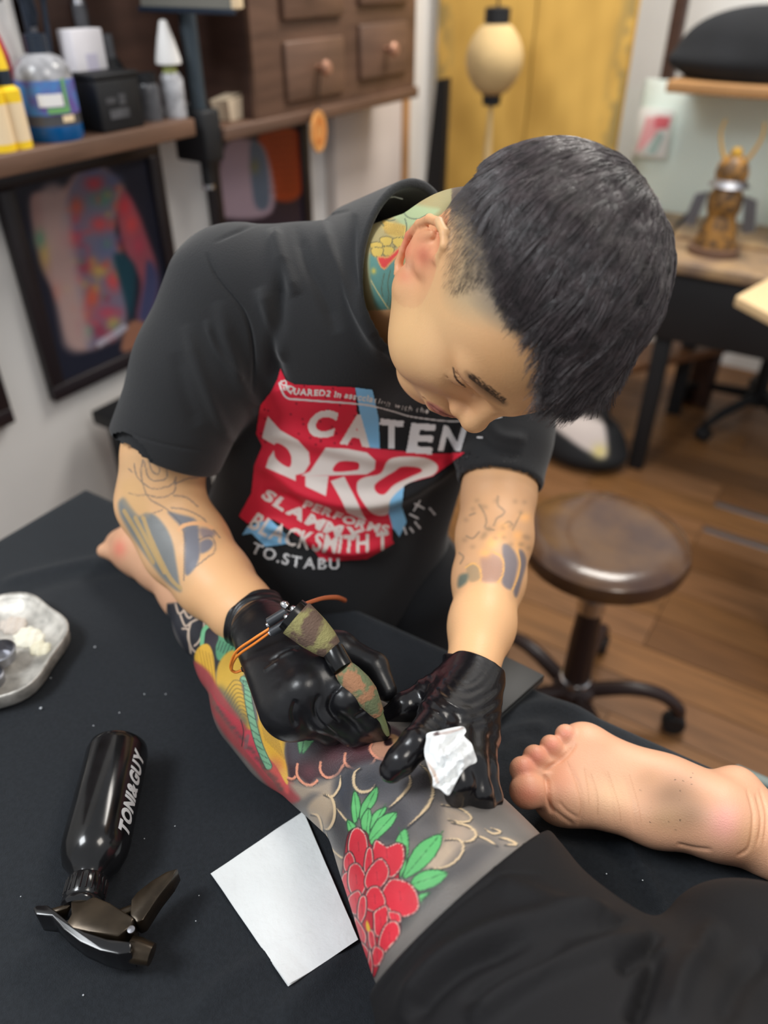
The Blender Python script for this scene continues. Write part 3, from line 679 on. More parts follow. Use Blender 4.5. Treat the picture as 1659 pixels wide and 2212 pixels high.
ct = YP(1550, 205, cyf)[2]
box('back', (cx0, cyb, .752), (cx1, cyb + .012, ct), M['mint'], cs, .001)
box('base', (cx0, cyf, .7505), (cx1, cyb, .762), M['worn'], cs, .001)
box('pane', (cx0 + .01, cyf, .762), (cx1, cyf + .005, ct), M['glass'], cs, 0)
box('pane', (cx0, cyf, .762), (cx0 + .006, cyb, ct), M['glass'], cs, 0)
tx0 = YP(1440, 190, cyf - .02)[0]
box('top_board', (tx0, cyf - .03, ct), (cx1 + .02, cyb + .02, ct + .03), M['wood_light'], cs, .003)
ck = YP(1585, 110, cyf + .10); t = thing('black_cushion', 'large rounded black cushion on the display case top board', 'cushion', (ck[0] + .1, cyf + .12, ct + .03))
def fcush(P): return smin(ell(P, (ck[0] + .08, cyf + .12, ct + .10), (.24, .12, .115)), ell(P, (ck[0] + .02, cyf + .10, ct + .075), (.20, .11, .05)), .03)
V, Q = mesh_sdf(fcush, A3(ck[0] - .25, cyf - .05, ct - .0), A3(ck[0] + .4, cyf + .3, ct + .3), .008)
V[:, 2] = np.maximum(V[:, 2], ct + .0305); raw('cushion_body', V, Q, mat('black_felt', (24, 26, 30), .9, noise=(8, .3)), t)
tube('piping', cr([A3(ck[0] + .08 + .24 * math.cos(a), cyf + .12 + .12 * math.sin(a), ct + .085) for a in np.linspace(0, 6.28, 25)], 3), .004, M['black'], t, 8)
cp = YP(1410, 290, 2.83); t = thing('print_card', 'pink and red print card inside the display case', 'card', cp)
box('card', cp + A3(-.055, 0, -.07), cp + A3(.055, .004, .075), M['white'], t, .001)
prism('pink_area', [(-.045, -.06), (-.02, -.04), (.045, .05), (-.03, .05)], cp + A3(0, 0, 0), (1, 0, 0), (0, 0, 1), (0, -1, 0), .0015, mat('pink_ink', (236, 170, 176), .6), t)
prism('red_area', [(.0, .02), (.045, .02), (.05, .055), (.0, .055)], cp + A3(0, -.0016, 0), (1, 0, 0), (0, 0, 1), (0, -1, 0), .001, mat('red_ink', (226, 110, 122), .6), t)
prism('grey_area', [(-.01, -.06), (.02, -.06), (.04, .0), (.015, .01)], cp + A3(0, -.0016, 0), (1, 0, 0), (0, 0, 1), (0, -1, 0), .001, mat('grey_ink', (168, 190, 186), .6), t)
# helmet-and-armour ornament on the desk, before the case
ob = Z(1565, 462, .752); ob[1] = min(ob[1], cyf - .10); ob = A3(YP(1565, 440, cyf - .10)[0], cyf - .10, .7505)
orn = thing('armour_ornament', 'small brown and gold armour figure ornament with horned helmet', 'ornament', ob)
M['bronze'] = mat('brown_gold_lacquer', (146, 104, 48), .45, noise=(40, .5), mixc=(90, 66, 40)); M['gilt'] = mat('gilt_metal', (208, 164, 70), .35, .5)
def olathe(n_, prof, m_, dz=0, sq=.8): return lathe(n_, prof, m_, orn, ob + A3(0, 0, dz), n=20, sq=sq)
olathe('plinth', [(.01, 0), (.075, 0), (.075, .02), (.06, .024)], M['wood'])
olathe('skirt', [(.03, .024), (.062, .024), (.055, .06), (.044, .1), (.04, .11)], M['bronze'])
olathe('cuirass', [(.04, .11), (.048, .13), (.05, .16), (.038, .185), (.02, .19)], M['bronze'])
for s in (-1, 1):
    prism('sleeve_guard', [(s * .05, .17), (s * .085, .16), (s * .1, .08), (s * .07, .07)], ob + A3(0, -.01, 0), (1, 0, 0), (0, 0, 1), (0, 1, 0), .02, M['steel'], orn)
    tube('horn', cr([ob + A3(s * .02, 0, .25), ob + A3(s * .04, 0, .28), ob + A3(s * .055, 0, .325), ob + A3(s * .05, 0, .36)], 4), np.linspace(.006, .002, 13), M['gilt'], orn, 8)
olathe('neck_guard', [(.058, .192), (.05, .2), (.038, .215)], M['steel']); olathe('helmet', [(.042, .21), (.046, .225), (.04, .25), (.024, .268), (.004, .274)], M['bronze'])
olathe('crest', [(.012, .262), (.018, .275), (.012, .29), (.003, .294)], M['gilt'])
tube('stand_arm', [ob + A3(-.16, .01, .0), ob + A3(-.07, .01, .14)], .006, M['black'], orn, 8)
# low brown bench, office chair base, pale table corner, bag
p0, p1 = Z(1330, 800, .28), Z(1600, 742, .28)
bt = thing('low_bench', 'low reddish brown wooden bench under the desk', 'bench', (p0[0], p0[1], 0))
ang = math.atan2(p1[1] - p0[1], p1[0] - p0[0]); Rb = rotz(ang)
def rbox(nm, lo, hi, m_, t, bev=.004): box(nm, A3(*lo) + A3(p0[0], p0[1], 0), A3(*hi) + A3(p0[0], p0[1], 0), m_, t, bev, Rb, A3(p0[0], p0[1], 0))
Lb = np.linalg.norm(p1 - p0)
rbox('seat_board', (-.05, 0, .25), (Lb, .16, .28), mat('red_brown_wood', (128, 84, 50), .45, noise=(6, .3), stretch=(1, 8, 1)), bt)
for x in (.0, Lb - .08): rbox('leg', (x, .03, 0), (x + .04, .13, .25), M['wood_dark'], bt)
hb = Z(1640, 850, .12); oc = thing('office_chair', 'black five-star office chair base with casters under the desk', 'chair', (hb[0], hb[1], 0))
ho = A3(hb[0], hb[1], 0)
lathe('hub', [(.02, .07), (.04, .08), (.04, .13), (.028, .14)], M['black'], oc, ho, n=20); lathe('column', [(.026, .14), (.026, .36), (.018, .37), (.018, .42)], M['black'], oc, ho, n=16)
for k in range(5):
    a = math.radians(172 + 72 * k); d = A3(math.cos(a), math.sin(a), 0)
    lg = tube('leg', [ho + d * .03 + A3(0, 0, .11), ho + d * .2 + A3(0, 0, .09), ho + d * .29 + A3(0, 0, .062)], [.021, .017, .013], M['black'], oc, 8)
    lathe('caster', [(.004, -.02), (.026, -.02), (.028, -.01), (.028, .01), (.026, .02), (.004, .02)], M['black'], lg, ho + d * .285 + A3(0, 0, .029), A3(-d[1], d[0], 0), 16)
sq_ = box('seat', ho + A3(-.2, -.2, .42), ho + A3(.25, .22, .49), M['softblack'], oc, .03)
ptc = Z(1590, 640, .79); t = thing('pale_table', 'pale wooden table corner entering at the right edge', 'table', (ptc[0] + .3, ptc[1] - .05, 0))
e1, e2 = nrm(Z(1659, 602, .79) - ptc), nrm(Z(1659, 676, .79) - ptc)
prism('top', [(0, 0), (.55, 0), (.55, .22), (0, .22)], ptc - A3(0, 0, .025), e2, e1, (0, 0, 1), .025, mat('pale_birch', (226, 196, 150), .5), t, .002)
for a_, b_ in ((.46, .05), (.5, .17)):
    q = ptc + e2 * a_ + e1 * b_; tube('leg', [A3(q[0], q[1], 0), A3(q[0], q[1], .765)], .018, M['black'], t, 10)
pb = Z(1232, 985, .0); bgt = thing('shoulder_bag', 'black bag with a white printed panel lying on the floor', 'bag', (pb[0], pb[1], 0))
def fbag(P): return smin(ell(P, pb + A3(0, .02, .09), (.17, .11, .10)), ell(P, pb + A3(.05, .0, .05), (.15, .11, .055)), .05)
V, Q = mesh_sdf(fbag, pb + A3(-.25, -.2, -.02), pb + A3(.28, .22, .25), .008); V[:, 2] = np.maximum(V[:, 2], .001)
px, py, _ = proj(V); a = Art(px, py, (20, 21, 24)); a.fill([(1195, 915), (1240, 900), (1300, 905), (1310, 985), (1270, 975), (1225, 945)], (196, 184, 178), 8); a.blob(1295, 975, 16, 16, (206, 190, 120))
raw('bag_body', V, Q, mat('bag_fabric', attr=True, rough=.8), bgt, cols=a.lin())
tube('strap', cr([pb + A3(-.12, .02, .16), pb + A3(-.1, 0, .26), pb + A3(0, -.02, .28), pb + A3(.1, 0, .2), pb + A3(.13, .02, .1)], 5), .012, M['black'], bgt, 8)
# black armrest below the bed edge at the right
ar = Z(1655, 1690, .62); t = thing('arm_support', 'dark padded arm support beside the bed at the right edge', 'support', (ar[0] + .1, ar[1] + .05, 0))
f_ = Z(1592, 1652, .66); c_ = A3(f_[0], f_[1] - .075, 0)
box('pad', (c_[0], c_[1], .615), (c_[0] + .4, c_[1] + .065, .66), mat('dark_green_black_pad', (40, 46, 44), .5), t, .008)
box('pad_edge', (c_[0] - .002, c_[1] + .06, .62), (c_[0] + .4, c_[1] + .075, .664), mat('grey_edge', (110, 122, 118), .5), t, .004)
tube('post', [A3(c_[0] + .2, c_[1] + .03, .02), A3(c_[0] + .2, c_[1] + .03, .615)], .02, M['black'], t, 12); lathe('foot', [(.02, 0), (.12, 0), (.12, .012), (.03, .022)], M['black'], t, A3(c_[0] + .2, c_[1] + .03, 0))
# ================================================================== the client: legs, shorts
def PZ(lst): return [Z(a, b, c) for a, b, c in lst]
cl = thing('person', 'client with a fully tattooed leg and black shorts lying on the bed', 'person', (.25, .25, BZ))
# tattooed leg: foot, ankle, shin, knee, thigh
L1p = PZ([(405, 1275, .822), (455, 1345, .826), (520, 1420, .833), (590, 1498, .838), (665, 1575, .838), (748, 1638, .844), (840, 1700, .850), (918, 1825, .856), (1008, 1972, .862), (1190, 2300, .875), (1480, 2700, .885)])
L1r = [.032, .035, .042, .050, .054, .055, .058, .067, .0755, .088, .10]
FT = PZ([(405, 1272, .822), (350, 1215, .815), (300, 1185, .812), (262, 1180, .808)])
HIP = L1p[-1]; HIP2 = A3(.20, .05, .90); MID2 = A3(.185, .285, .885); KN2 = A3(.42, .47, .862); FS = .94
# resting foot, sole turned to the camera
def S(px, py, d): return U(px, py, d * FS)
toes = [(S(1139, 1708, .752), S(1190, 1715, .762), .0175, .019), (S(1128, 1662, .762), S(1185, 1680, .768), .0125, .013), (S(1155, 1635, .770), S(1205, 1660, .774), .0118, .0125),
        (S(1190, 1612, .778), S(1235, 1645, .780), .0112, .012), (S(1222, 1588, .786), S(1268, 1630, .785), .0108, .0125)]
foot = [(S(1215, 1715, .772), S(1262, 1620, .794), .026, .024), (S(1215, 1715, .772), S(1420, 1765, .752), .026, .024), (S(1262, 1625, .794), S(1440, 1705, .770), .024, .027),
        (S(1262, 1670, .792), S(1430, 1738, .775), .03, .032), (S(1420, 1765, .752), S(1545, 1775, .742), .024, .031), (S(1440, 1705, .770), S(1545, 1760, .748), .027, .033), (S(1330, 1680, .792), S(1545, 1760, .765), .028, .036)]
ank = [S(1545, 1765, .748), S(1635, 1795, .755), S(1635, 1795, .755) + (KN2 - S(1635, 1795, .755)) * .35, S(1635, 1795, .755) + (KN2 - S(1635, 1795, .755)) * .7]
def fclient(P):
    d = chain(P, L1p, L1r, .03)
    kn = ell(P, Z(880, 1690, .868), (.05, .045, .035)); d = smin(d, kn, .03)                         # knee cap
    d = smin(d, chain(P, PZ([(560, 1530, .822), (620, 1590, .820)]), [.040, .041], .01), .03)          # calf
    d = smin(d, chain(P, FT, [.034, .034, .034, .022], .02), .018)
    d = smin(d, sph(P, Z(430, 1295, .812), .030), .02)                                                # heel
    for k in range(5):
        a = FT[3] + A3(.004 + .004 * k, -.018 + .010 * k, .004 - .001 * k); b = a + nrm(FT[3] - FT[2]) * (.014 - .0015 * k)
        d = smin(d, rc(P, a, b, .0105 - .0008 * k, .0095 - .0008 * k), .006)
    f2 = None
    for a, b, r0, r1 in foot: e = rc(P, a, b, r0 * FS, r1 * FS); f2 = e if f2 is None else smin(f2, e, .02)
    f2 = smin(f2, chain(P, ank, [.030 * FS, .033 * FS, .044, .050], .02), .016)
    f2 = smin(f2, sph(P, S(1592, 1700, .775), .019), .02)                                             # ankle bone
    for (a, b, r0, r1) in toes:
        r0 *= FS; r1 *= FS; f2 = smin(f2, smin(sph(P, a, r0), rc(P, a, b, r0 * .78, r1 * .82), .004), .0035)
    d = np.minimum(d, f2)
    d = smin(d, rc(P, ank[-1], KN2, .05, .06), .02); d = smin(d, chain(P, [KN2, MID2, HIP2], [.062, .075, .09], .03), .02); d = smin(d, rc(P, HIP, HIP2, .10, .10), .03)
    return d
def leg_cols(V):
    X, Y, D = proj(V); a = Art(X, Y, (214, 164, 130))
    R_ = np.random.default_rng(3)
    # ---- the tattooed leg only
    along = nrm(L1p[8] - L1p[1]); t = (V - L1p[1]) @ along; leg = (X < 1250) & (V[:, 2] < 2) & ~((V[:, 0] > -.2) & ((V[:, 1] > .44) | ((X > 1088) & (Y < 1795) & (V[:, 1] > .385))))
    sy = Y - (1315 + (X - 375) * -.1); ink = leg & (sy > -15) & (X > 360)
    a.m = leg.astype(float)
    a.blob(258, 1185, 16, 22, (224, 120, 100), .7)
    a.m = ink * np.clip((sy + 15) / 6, 0, 1)
    base = (108, 105, 104); a.put(np.where(ink)[0], np.ones(ink.sum()), base)
    n = vnoise(V, 90, 2)
    a.tr(1, 0, 0)
    # ankle: black ground with pale petal outlines
    a.fill([(355, 1290), (420, 1265), (560, 1390), (520, 1420), (430, 1460), (395, 1400)], (40, 42, 50), 10)
    lc_ = (176, 160, 148)
    for p in ([(378, 1300), (386, 1325), (397, 1318), (403, 1300)], [(397, 1318), (408, 1335), (420, 1322), (424, 1308)], [(390, 1330), (400, 1352), (412, 1345)], [(412, 1345), (406, 1375), (414, 1400), (424, 1410)], [(440, 1335), (440, 1360), (430, 1385), (420, 1395)],
              [(412, 1345), (425, 1338), (440, 1335)], [(394, 1358), (406, 1360), (408, 1380), (412, 1410)]): a.stroke(p, 4.5, lc_)
    # blue-green ring and leaves
    gr = (104, 170, 132)
    a.stroke([(436, 1392), (440, 1362), (455, 1350), (470, 1358), (477, 1375), (474, 1392)], 9, gr)
    a.fill([(470, 1370), (482, 1365), (520, 1392), (520, 1420), (470, 1425)], (86, 150, 116), 4)
    for k in range(6): a.stroke([(476 + k * 7, 1384 + k * 3), (470 + k * 6, 1404 + k * 3)], 2.2, (46, 70, 66), .8)
    a.fill([(448, 1365), (466, 1360), (472, 1380), (460, 1400), (446, 1392)], (48, 44, 54), 3)
    # yellow petals and fin
    ye = (208, 166, 62)
    a.fill([(424, 1405), (438, 1392), (452, 1394), (462, 1420), (466, 1470), (470, 1512), (455, 1490), (432, 1450), (420, 1425)], ye, 3)
    for k in range(5): a.stroke([(430 + k * 7, 1402 + k * 3), (440 + k * 6, 1450), (452 + k * 4, 1500)], 1.6, (150, 110, 40), .6)
    a.fill([(470, 1440), (500, 1405), (530, 1425), (528, 1450), (522, 1480), (530, 1510), (540, 1545), (548, 1580), (520, 1570), (490, 1530), (470, 1510)], (196, 160, 66), 5)
    for k in range(9): a.stroke([(484 + k * 3, 1500 + k * 9), (505 + k * 2, 1470 + k * 9), (528 + k * 2, 1476 + k * 10)], 2.0, (96, 84, 56), .7)
    for k in range(10): a.blob(474 + k * 6 + R_.uniform(-3, 3), 1490 + k * 8, 14, 12, (86, 88, 90), .55)
    # red along the lower edge
    a.fill([(415, 1430), (440, 1500), (480, 1580), (540, 1650), (610, 1730), (650, 1720), (600, 1650), (540, 1580), (480, 1500), (450, 1450)], (150, 72, 76), 8)
    for k in range(16): a.blob(440 + k * 11, 1490 + k * 14, 9, 9, (92, 96, 84), .5)
    rd = (168, 62, 74)
    a.fill([(455, 1490), (475, 1520), (520, 1560), (528, 1575), (524, 1610), (505, 1580), (478, 1540)], rd, 5)
    a.fill([(530, 1580), (545, 1580), (556, 1610), (565, 1660), (590, 1690), (545, 1640), (526, 1612)], (184, 70, 84), 4)
    a.fill([(575, 1630), (600, 1665), (622, 1690), (620, 1715), (585, 1670)], (186, 84, 84), 6)
    for k in range(24): a.blob(470 + k * 6, 1530 + k * 7.4 + R_.uniform(-4, 4), 6, 5, (74, 76, 74), .6)
    a.stroke([(520, 1555), (526, 1580), (522, 1612)], 2, (60, 50, 52)); a.stroke([(535, 1590), (530, 1615)], 8, (110, 100, 100), .6)
    # yellow lower fin
    yf = (206, 168, 84)
    a.fill([(538, 1466), (550, 1458), (570, 1468), (580, 1510), (590, 1545), (612, 1570), (618, 1590), (614, 1630), (622, 1665), (620, 1695), (596, 1655), (572, 1625), (562, 1580), (552, 1520)], yf, 3)
    a.fill([(556, 1560), (600, 1560), (616, 1590), (612, 1625), (620, 1660), (600, 1650), (575, 1620)], (210, 164, 54), 10, a=.8)
    for k in range(11): a.stroke([(545 + k * 3.2, 1475 + k * 2), (556 + k * 3.4, 1530 + k * 3), (574 + k * 4, 1600 + k * 4)], 1.3, (140, 112, 62), .7)
    a.blob(596, 1655, 20, 22, (186, 92, 84), .6)
    # green scaled band
    bd = [(526, 1468), (534, 1480), (536, 1510), (546, 1560), (560, 1610), (580, 1655)]
    a.stroke(bd, 17, (62, 78, 74)); a.stroke(bd, 14, (120, 168, 138))
    b2 = cr(bd, 6)
    for k in range(0, len(b2) - 1, 2): a.stroke([b2[k] + A3(-7, 0, 0)[:2], b2[k + 1] + A3(7, 3, 0)[:2]], 1.6, (56, 84, 74), .9, 0)
    # green leaf pair
    lf = [((619, 1575), (640, 1560), (636, 1580), (622, 1600)), ((642, 1570), (660, 1576), (652, 1622), (643, 1606)), ((660, 1580), (684, 1580), (672, 1604), (652, 1624))]
    # dark maroon cloud
    a.tr(2.37, 440, 1560)
    a.fill([(430, 60), (560, 20), (800, 10), (960, 20), (1030, 90), (985, 170), (900, 200), (840, 240), (740, 235), (700, 262), (640, 290), (580, 285), (540, 320), (490, 280), (440, 288)], (66, 50, 56), 8)
    a.fill([(430, 60), (560, 60), (600, 140), (500, 200), (440, 200)], (74, 72, 80), 20, a=.8)
    for x, y, rx, ry in ((660, 170, 70, 50), (790, 130, 90, 60), (540, 250, 50, 45), (900, 120, 50, 50)): a.blob(x, y, rx, ry, (98, 60, 68), .7)
    a.fill([(860, 110), (960, 70), (1010, 100), (980, 165), (910, 190), (865, 160)], (170, 128, 108), 8)
    sal = (214, 146, 122)
    for p in ([(432, 285), (455, 290), (475, 275)], [(480, 215), (478, 270), (510, 312), (550, 322), (582, 300)], [(598, 205), (598, 250), (630, 283), (680, 270), (715, 220)], [(725, 160), (722, 205), (755, 235), (820, 238), (865, 210), (878, 190)], [(860, 110), (852, 140), (880, 178), (930, 195), (980, 180)]):
        a.stroke([(x, y + 7) for x, y in p], 4.5, (46, 42, 46)); a.stroke(p, 5.5, sal)
    for p in [[(425, 60), (445, 40), (455, 60), (430, 100)], [(480, 75), (500, 52), (515, 60), (520, 90), (492, 160)], [(520, 62), (550, 55), (575, 70), (545, 120), (505, 160)]]: a.fill(p, (106, 168, 120), 2, line=(60, 100, 78), lw=2)
    a.fill([(925, 90), (965, 82), (965, 112), (930, 120)], (30, 14, 18), 3); a.fill([(960, 60), (1015, 95), (985, 165), (975, 120)], (150, 118, 84), 4)
    # grey clouds with cream outlines
    cm = (206, 184, 152); dk = (52, 52, 56)
    a.fill([(440, 310), (560, 330), (700, 275), (690, 350), (660, 378), (560, 360), (500, 390)], (152, 140, 128), 12)
    a.fill([(540, 420), (620, 360), (668, 400), (670, 480), (640, 545), (600, 540), (540, 470)], (162, 147, 130), 10)
    a.fill([(540, 480), (600, 490), (605, 570), (570, 560)], (150, 136, 122), 8); a.fill([(600, 590), (700, 690), (690, 760), (630, 660)], (140, 128, 116), 10)
    a.fill([(1180, 440), (1300, 450), (1365, 500), (1330, 520), (1390, 560), (1390, 600), (1330, 620), (1330, 690), (1230, 750), (1120, 740), (1180, 640)], (172, 156, 140), 16)
    a.fill([(760, 230), (1000, 190), (1130, 260), (1150, 400), (1040, 520), (960, 440), (760, 360)], (90, 90, 96), 16); a.fill([(1160, 420), (1250, 430), (1420, 560), (1560, 600), (1640, 640), (1400, 640), (1330, 700), (1240, 560)], (140, 130, 122), 26, a=.8)
    for pg, c_ in (([(680, 300), (760, 230), (775, 350), (760, 480), (690, 440)], (50, 52, 60)), ([(890, 500), (1000, 410), (1060, 540), (1010, 620), (900, 610)], (66, 66, 72)), ([(1060, 560), (1180, 420), (1230, 560), (1190, 640), (1110, 600)], (84, 83, 86)), ([(690, 450), (760, 520), (750, 600), (720, 690), (640, 570)], (64, 64, 68)), ([(1230, 760), (1330, 640), (1420, 600), (1500, 650), (1300, 800)], (78, 77, 80)), ([(1170, 280), (1220, 410), (1190, 470), (1140, 460)], (98, 94, 94)), ([(980, 1000), (1110, 860), (1250, 790), (1100, 960), (1010, 1060)], (62, 64, 66))): a.fill(pg, c_, 26, a=.85)
    for x, y, rx, ry, c in ((850, 300, 90, 60, (58, 60, 68)), (1080, 400, 70, 90, (104, 102, 106)), (700, 330, 40, 80, (60, 66, 78)), (760, 480, 40, 60, (70, 74, 84)), (1130, 560, 80, 50, (112, 110, 112)), (1300, 560, 60, 60, (168, 150, 136))): a.blob(x, y, rx, ry, c, .7)
    for p, w_ in (([(875, 320), (850, 350), (800, 355), (770, 320), (772, 260), (800, 235)], 6), ([(1050, 265), (1058, 310), (1035, 350), (1000, 390), (945, 440)], 6), ([(1110, 215), (1160, 270), (1172, 370), (1130, 450), (1040, 535)], 6), ([(700, 275), (695, 330), (662, 378), (640, 372)], 5), ([(612, 366), (655, 390), (670, 440), (665, 500), (640, 545), (610, 545)], 6), ([(545, 470), (585, 480), (604, 540), (598, 600)], 5), ([(625, 560), (650, 640), (700, 690), (720, 690)], 4), ([(680, 440), (720, 490), (750, 520)], 4),
                  ([(1215, 420), (1310, 440), (1365, 480), (1360, 505), (1310, 510), (1250, 495)], 4), ([(1265, 510), (1350, 530), (1395, 570), (1370, 605), (1320, 612)], 5), ([(1230, 600), (1300, 600), (1330, 640), (1290, 710), (1220, 745), (1160, 745)], 4), ([(1400, 580), (1450, 600), (1500, 630)], 4), ([(1440, 545), (1480, 570), (1520, 560), (1470, 540)], 4), ([(1510, 590), (1560, 600), (1600, 625), (1540, 625)], 5)):
        a.stroke([(x + 5, y + 6) for x, y in p], w_ * 1.0, dk, .8, taper=False); a.stroke(p, w_, cm, taper=True)
    # leaves around the peony
    gl = (94, 178, 110); go = (40, 70, 52)
    for p in [[(770, 350), (800, 400), (800, 470), (770, 520), (755, 440)], [(885, 330), (885, 400), (840, 460), (800, 500), (810, 420)], [(845, 440), (862, 500), (850, 580), (820, 570), (805, 500)], [(930, 435), (930, 460), (880, 520), (850, 560), (868, 470)], [(985, 460), (970, 520), (900, 590), (850, 630), (850, 570), (900, 490)], [(735, 500), (780, 530), (770, 570), (740, 560)], [(1030, 545), (1050, 600), (1040, 700), (990, 650), (985, 600)], [(1215, 575), (1200, 660), (1120, 750), (1020, 800), (1060, 680), (1120, 610)], [(1245, 770), (1200, 830), (1100, 865), (1060, 830), (1090, 780), (1160, 755)], [(1070, 900), (1160, 870), (1110, 920), (1060, 980)], [(1040, 700), (1010, 790), (950, 790), (980, 720)]]:
        a.fill(p, gl, 2, sm=4, line=go, lw=2.2)
        q = np.array(p, float); c = q.mean(0); k = np.argmax(np.linalg.norm(q - c, axis=1)); a.stroke([q[k], c, c * 2 - q[k]], 1.6, (48, 96, 62), .9)
        a.blob(c[0], c[1], 22, 16, (120, 196, 130), .4)
    # red peony
    rp = (200, 48, 64); wl = (222, 186, 178); ol = (66, 40, 46)
    pet = [[(755, 570), (790, 552), (830, 580), (835, 660), (815, 740), (770, 730), (745, 650)], [(720, 690), (750, 670), (775, 720), (740, 775), (718, 740)], [(870, 640), (890, 612), (920, 625), (940, 640), (985, 622), (1022, 640), (1010, 720), (960, 790), (900, 740), (860, 720)], [(835, 660), (862, 650), (865, 740), (840, 800), (820, 750)],
           [(710, 790), (745, 770), (760, 850), (740, 900), (705, 850)], [(750, 750), (790, 728), (830, 800), (810, 870), (760, 880), (742, 820)], [(845, 760), (900, 705), (945, 745), (935, 800), (900, 850), (850, 855), (830, 820)], [(935, 830), (980, 812), (1050, 830), (1090, 880), (1085, 950), (1020, 995), (950, 950), (920, 890)], [(740, 900), (790, 870), (815, 920), (790, 980), (755, 965)],
           [(830, 900), (850, 850), (895, 850), (925, 910), (920, 950), (880, 965), (825, 945)], [(785, 980), (800, 905), (830, 900), (830, 980), (800, 1030)], [(875, 970), (935, 950), (940, 1030), (920, 1090), (880, 1080), (870, 1010)], [(945, 970), (1000, 980), (1005, 1020), (960, 1020)], [(770, 1000), (800, 1030), (830, 1090), (820, 1150), (790, 1110)], [(930, 1040), (980, 1030), (1005, 1080), (960, 1140), (920, 1180), (895, 1130)],
           [(840, 1070), (870, 1080), (880, 1160), (850, 1150)], [(800, 1130), (840, 1160), (860, 1240), (830, 1230)], [(880, 1150), (920, 1180), (900, 1240), (870, 1240), (860, 1190)], [(850, 1160), (865, 1240), (860, 1310), (840, 1260)]]
    a.fill([(745, 560), (830, 560), (870, 640), (1020, 625), (1030, 700), (1000, 800), (1090, 860), (1090, 950), (1010, 1010), (1005, 1080), (920, 1190), (865, 1310), (800, 1130), (760, 980), (705, 860), (715, 720)], (172, 36, 52), 3, sm=4, line=ol, lw=3)
    for p in pet:
        q = np.array(p, float); c = q.mean(0); p = [tuple(c + (v - c) * (1.10 + .07 * math.sin(i * 2.4 + c[0]))) for i, v in enumerate(q)]
        a.fill([(x, y) for x, y in p], rp, 2, sm=5, line=ol, lw=2.6, lc2=wl, lw2=1.5); q = np.array(p, float); c = q.mean(0); a.stroke([c + (0, -26), c + (4, 20)], 1.6, (120, 26, 40), .8); a.blob(c[0], c[1], 24, 24, (214, 66, 80), .45)
    a.fill([(835, 1015), (848, 1040), (852, 1065), (838, 1070), (830, 1040)], (208, 170, 50), 2)
    # fade the ink a little and let fine grain through
    a.m[:] = 1; idx = np.where(ink)[0]
    n2 = vnoise(V, 45, 6); a.C[idx] = a.C[idx] * (.90 + .12 * n[idx][:, None] + .12 * n2[idx][:, None]) * np.array([1.02, 1.0, .97])
    # ---- the other foot: warmer toes and heel, dust on the sole
    a.tr(2.77, 1060, 1500); ft = (V[:, 0] > -.2) & ((V[:, 1] > .44) | ((X > 1088) & (Y < 1795) & (V[:, 1] > .385))); a.m = ft.astype(float); idx = np.where(ft)[0]; a.put(idx, np.ones(len(idx)), (226, 172, 138))
    for x, y, rx, ry, c, s in ((220, 600, 110, 90, (222, 140, 112), .9), (200, 440, 80, 60, (222, 138, 112), .9), (270, 370, 70, 55, (222, 134, 110), .9), (365, 305, 60, 50, (222, 134, 110), .9), (450, 235, 60, 45, (220, 140, 116), .9), (430, 500, 90, 140, (220, 152, 120), .8), (620, 300, 140, 70, (224, 162, 128), .7), (1400, 760, 120, 130, (238, 170, 156), .95),
                               (720, 600, 170, 150, (228, 186, 146), .7), (1090, 600, 170, 130, (150, 116, 90), .9), (1180, 720, 130, 110, (156, 122, 96), .75), (1050, 740, 120, 90, (168, 134, 100), .7), (950, 500, 100, 80, (190, 146, 112), .6), (1560, 850, 90, 140, (230, 180, 138), .8)): a.blob(x, y, rx, ry, c, s)
    for p in ([(460, 400), (520, 560), (540, 660), (530, 720)], [(600, 470), (640, 600), (640, 720)], [(700, 460), (760, 640), (780, 760)], [(830, 480), (880, 650), (900, 760)], [(560, 440), (580, 560), (590, 660)]): a.stroke(p, 2.2, (186, 132, 98), .35)
    for _ in range(16):
        x, y = R_.uniform(880, 1250), R_.uniform(430, 820); a.stroke([(x, y), (x + R_.uniform(-8, 8), y + R_.uniform(-4, 8))], 0.9, (60, 46, 38), .9, 0)
    a.m[:] = 1
    return a.lin()
lo = A3(-.92, -.35, .74); 
V, Q = mesh_sdf(fclient, A3(-.90, -.06, .755), A3(.50, .62, 1.02), .0023, 1)
V = folds(V, Q, [([(1612, 1700), (1628, 1760), (1618, 1830), (1590, 1850)], 4, -.0018), ([(1632, 1710), (1645, 1770), (1636, 1830)], 3.5, -.0014), ([(1228, 1650), (1250, 1700), (1256, 1750), (1250, 1790)], 5, -.0011), ([(1262, 1660), (1285, 1720), (1290, 1780)], 5, -.0006), ([(1300, 1660), (1320, 1720), (1325, 1790)], 5, -.0005), ([(1190, 1745), (1215, 1765), (1240, 1782)], 4.5, -.001), ([(1176, 1672), (1184, 1700), (1186, 1735), (1194, 1758)], 4.5, -.0035), ([(1172, 1668), (1196, 1652), (1222, 1632), (1246, 1604)], 5, -.0022), ([(1640, 1700), (1656, 1760), (1650, 1830)], 3.5, -.0012), ([(1345, 1670), (1365, 1740), (1372, 1800)], 6, -.0005), ([(1540, 1836), (1500, 1832), (1460, 1822)], 4, -.0012), ([(1205, 1730), (1225, 1752), (1250, 1768)], 4, -.0009)], 0)
V[:, 2] = np.maximum(V[:, 2], BZ + .0015)
M['skin_leg'] = mat('tattooed_skin', attr=True, rough=.42, spec=.45, bump=(700, .22), sss=.06)
raw('body', V, Q, M['skin_leg'], cl, cols=leg_cols(V))
print('client verts', len(V))
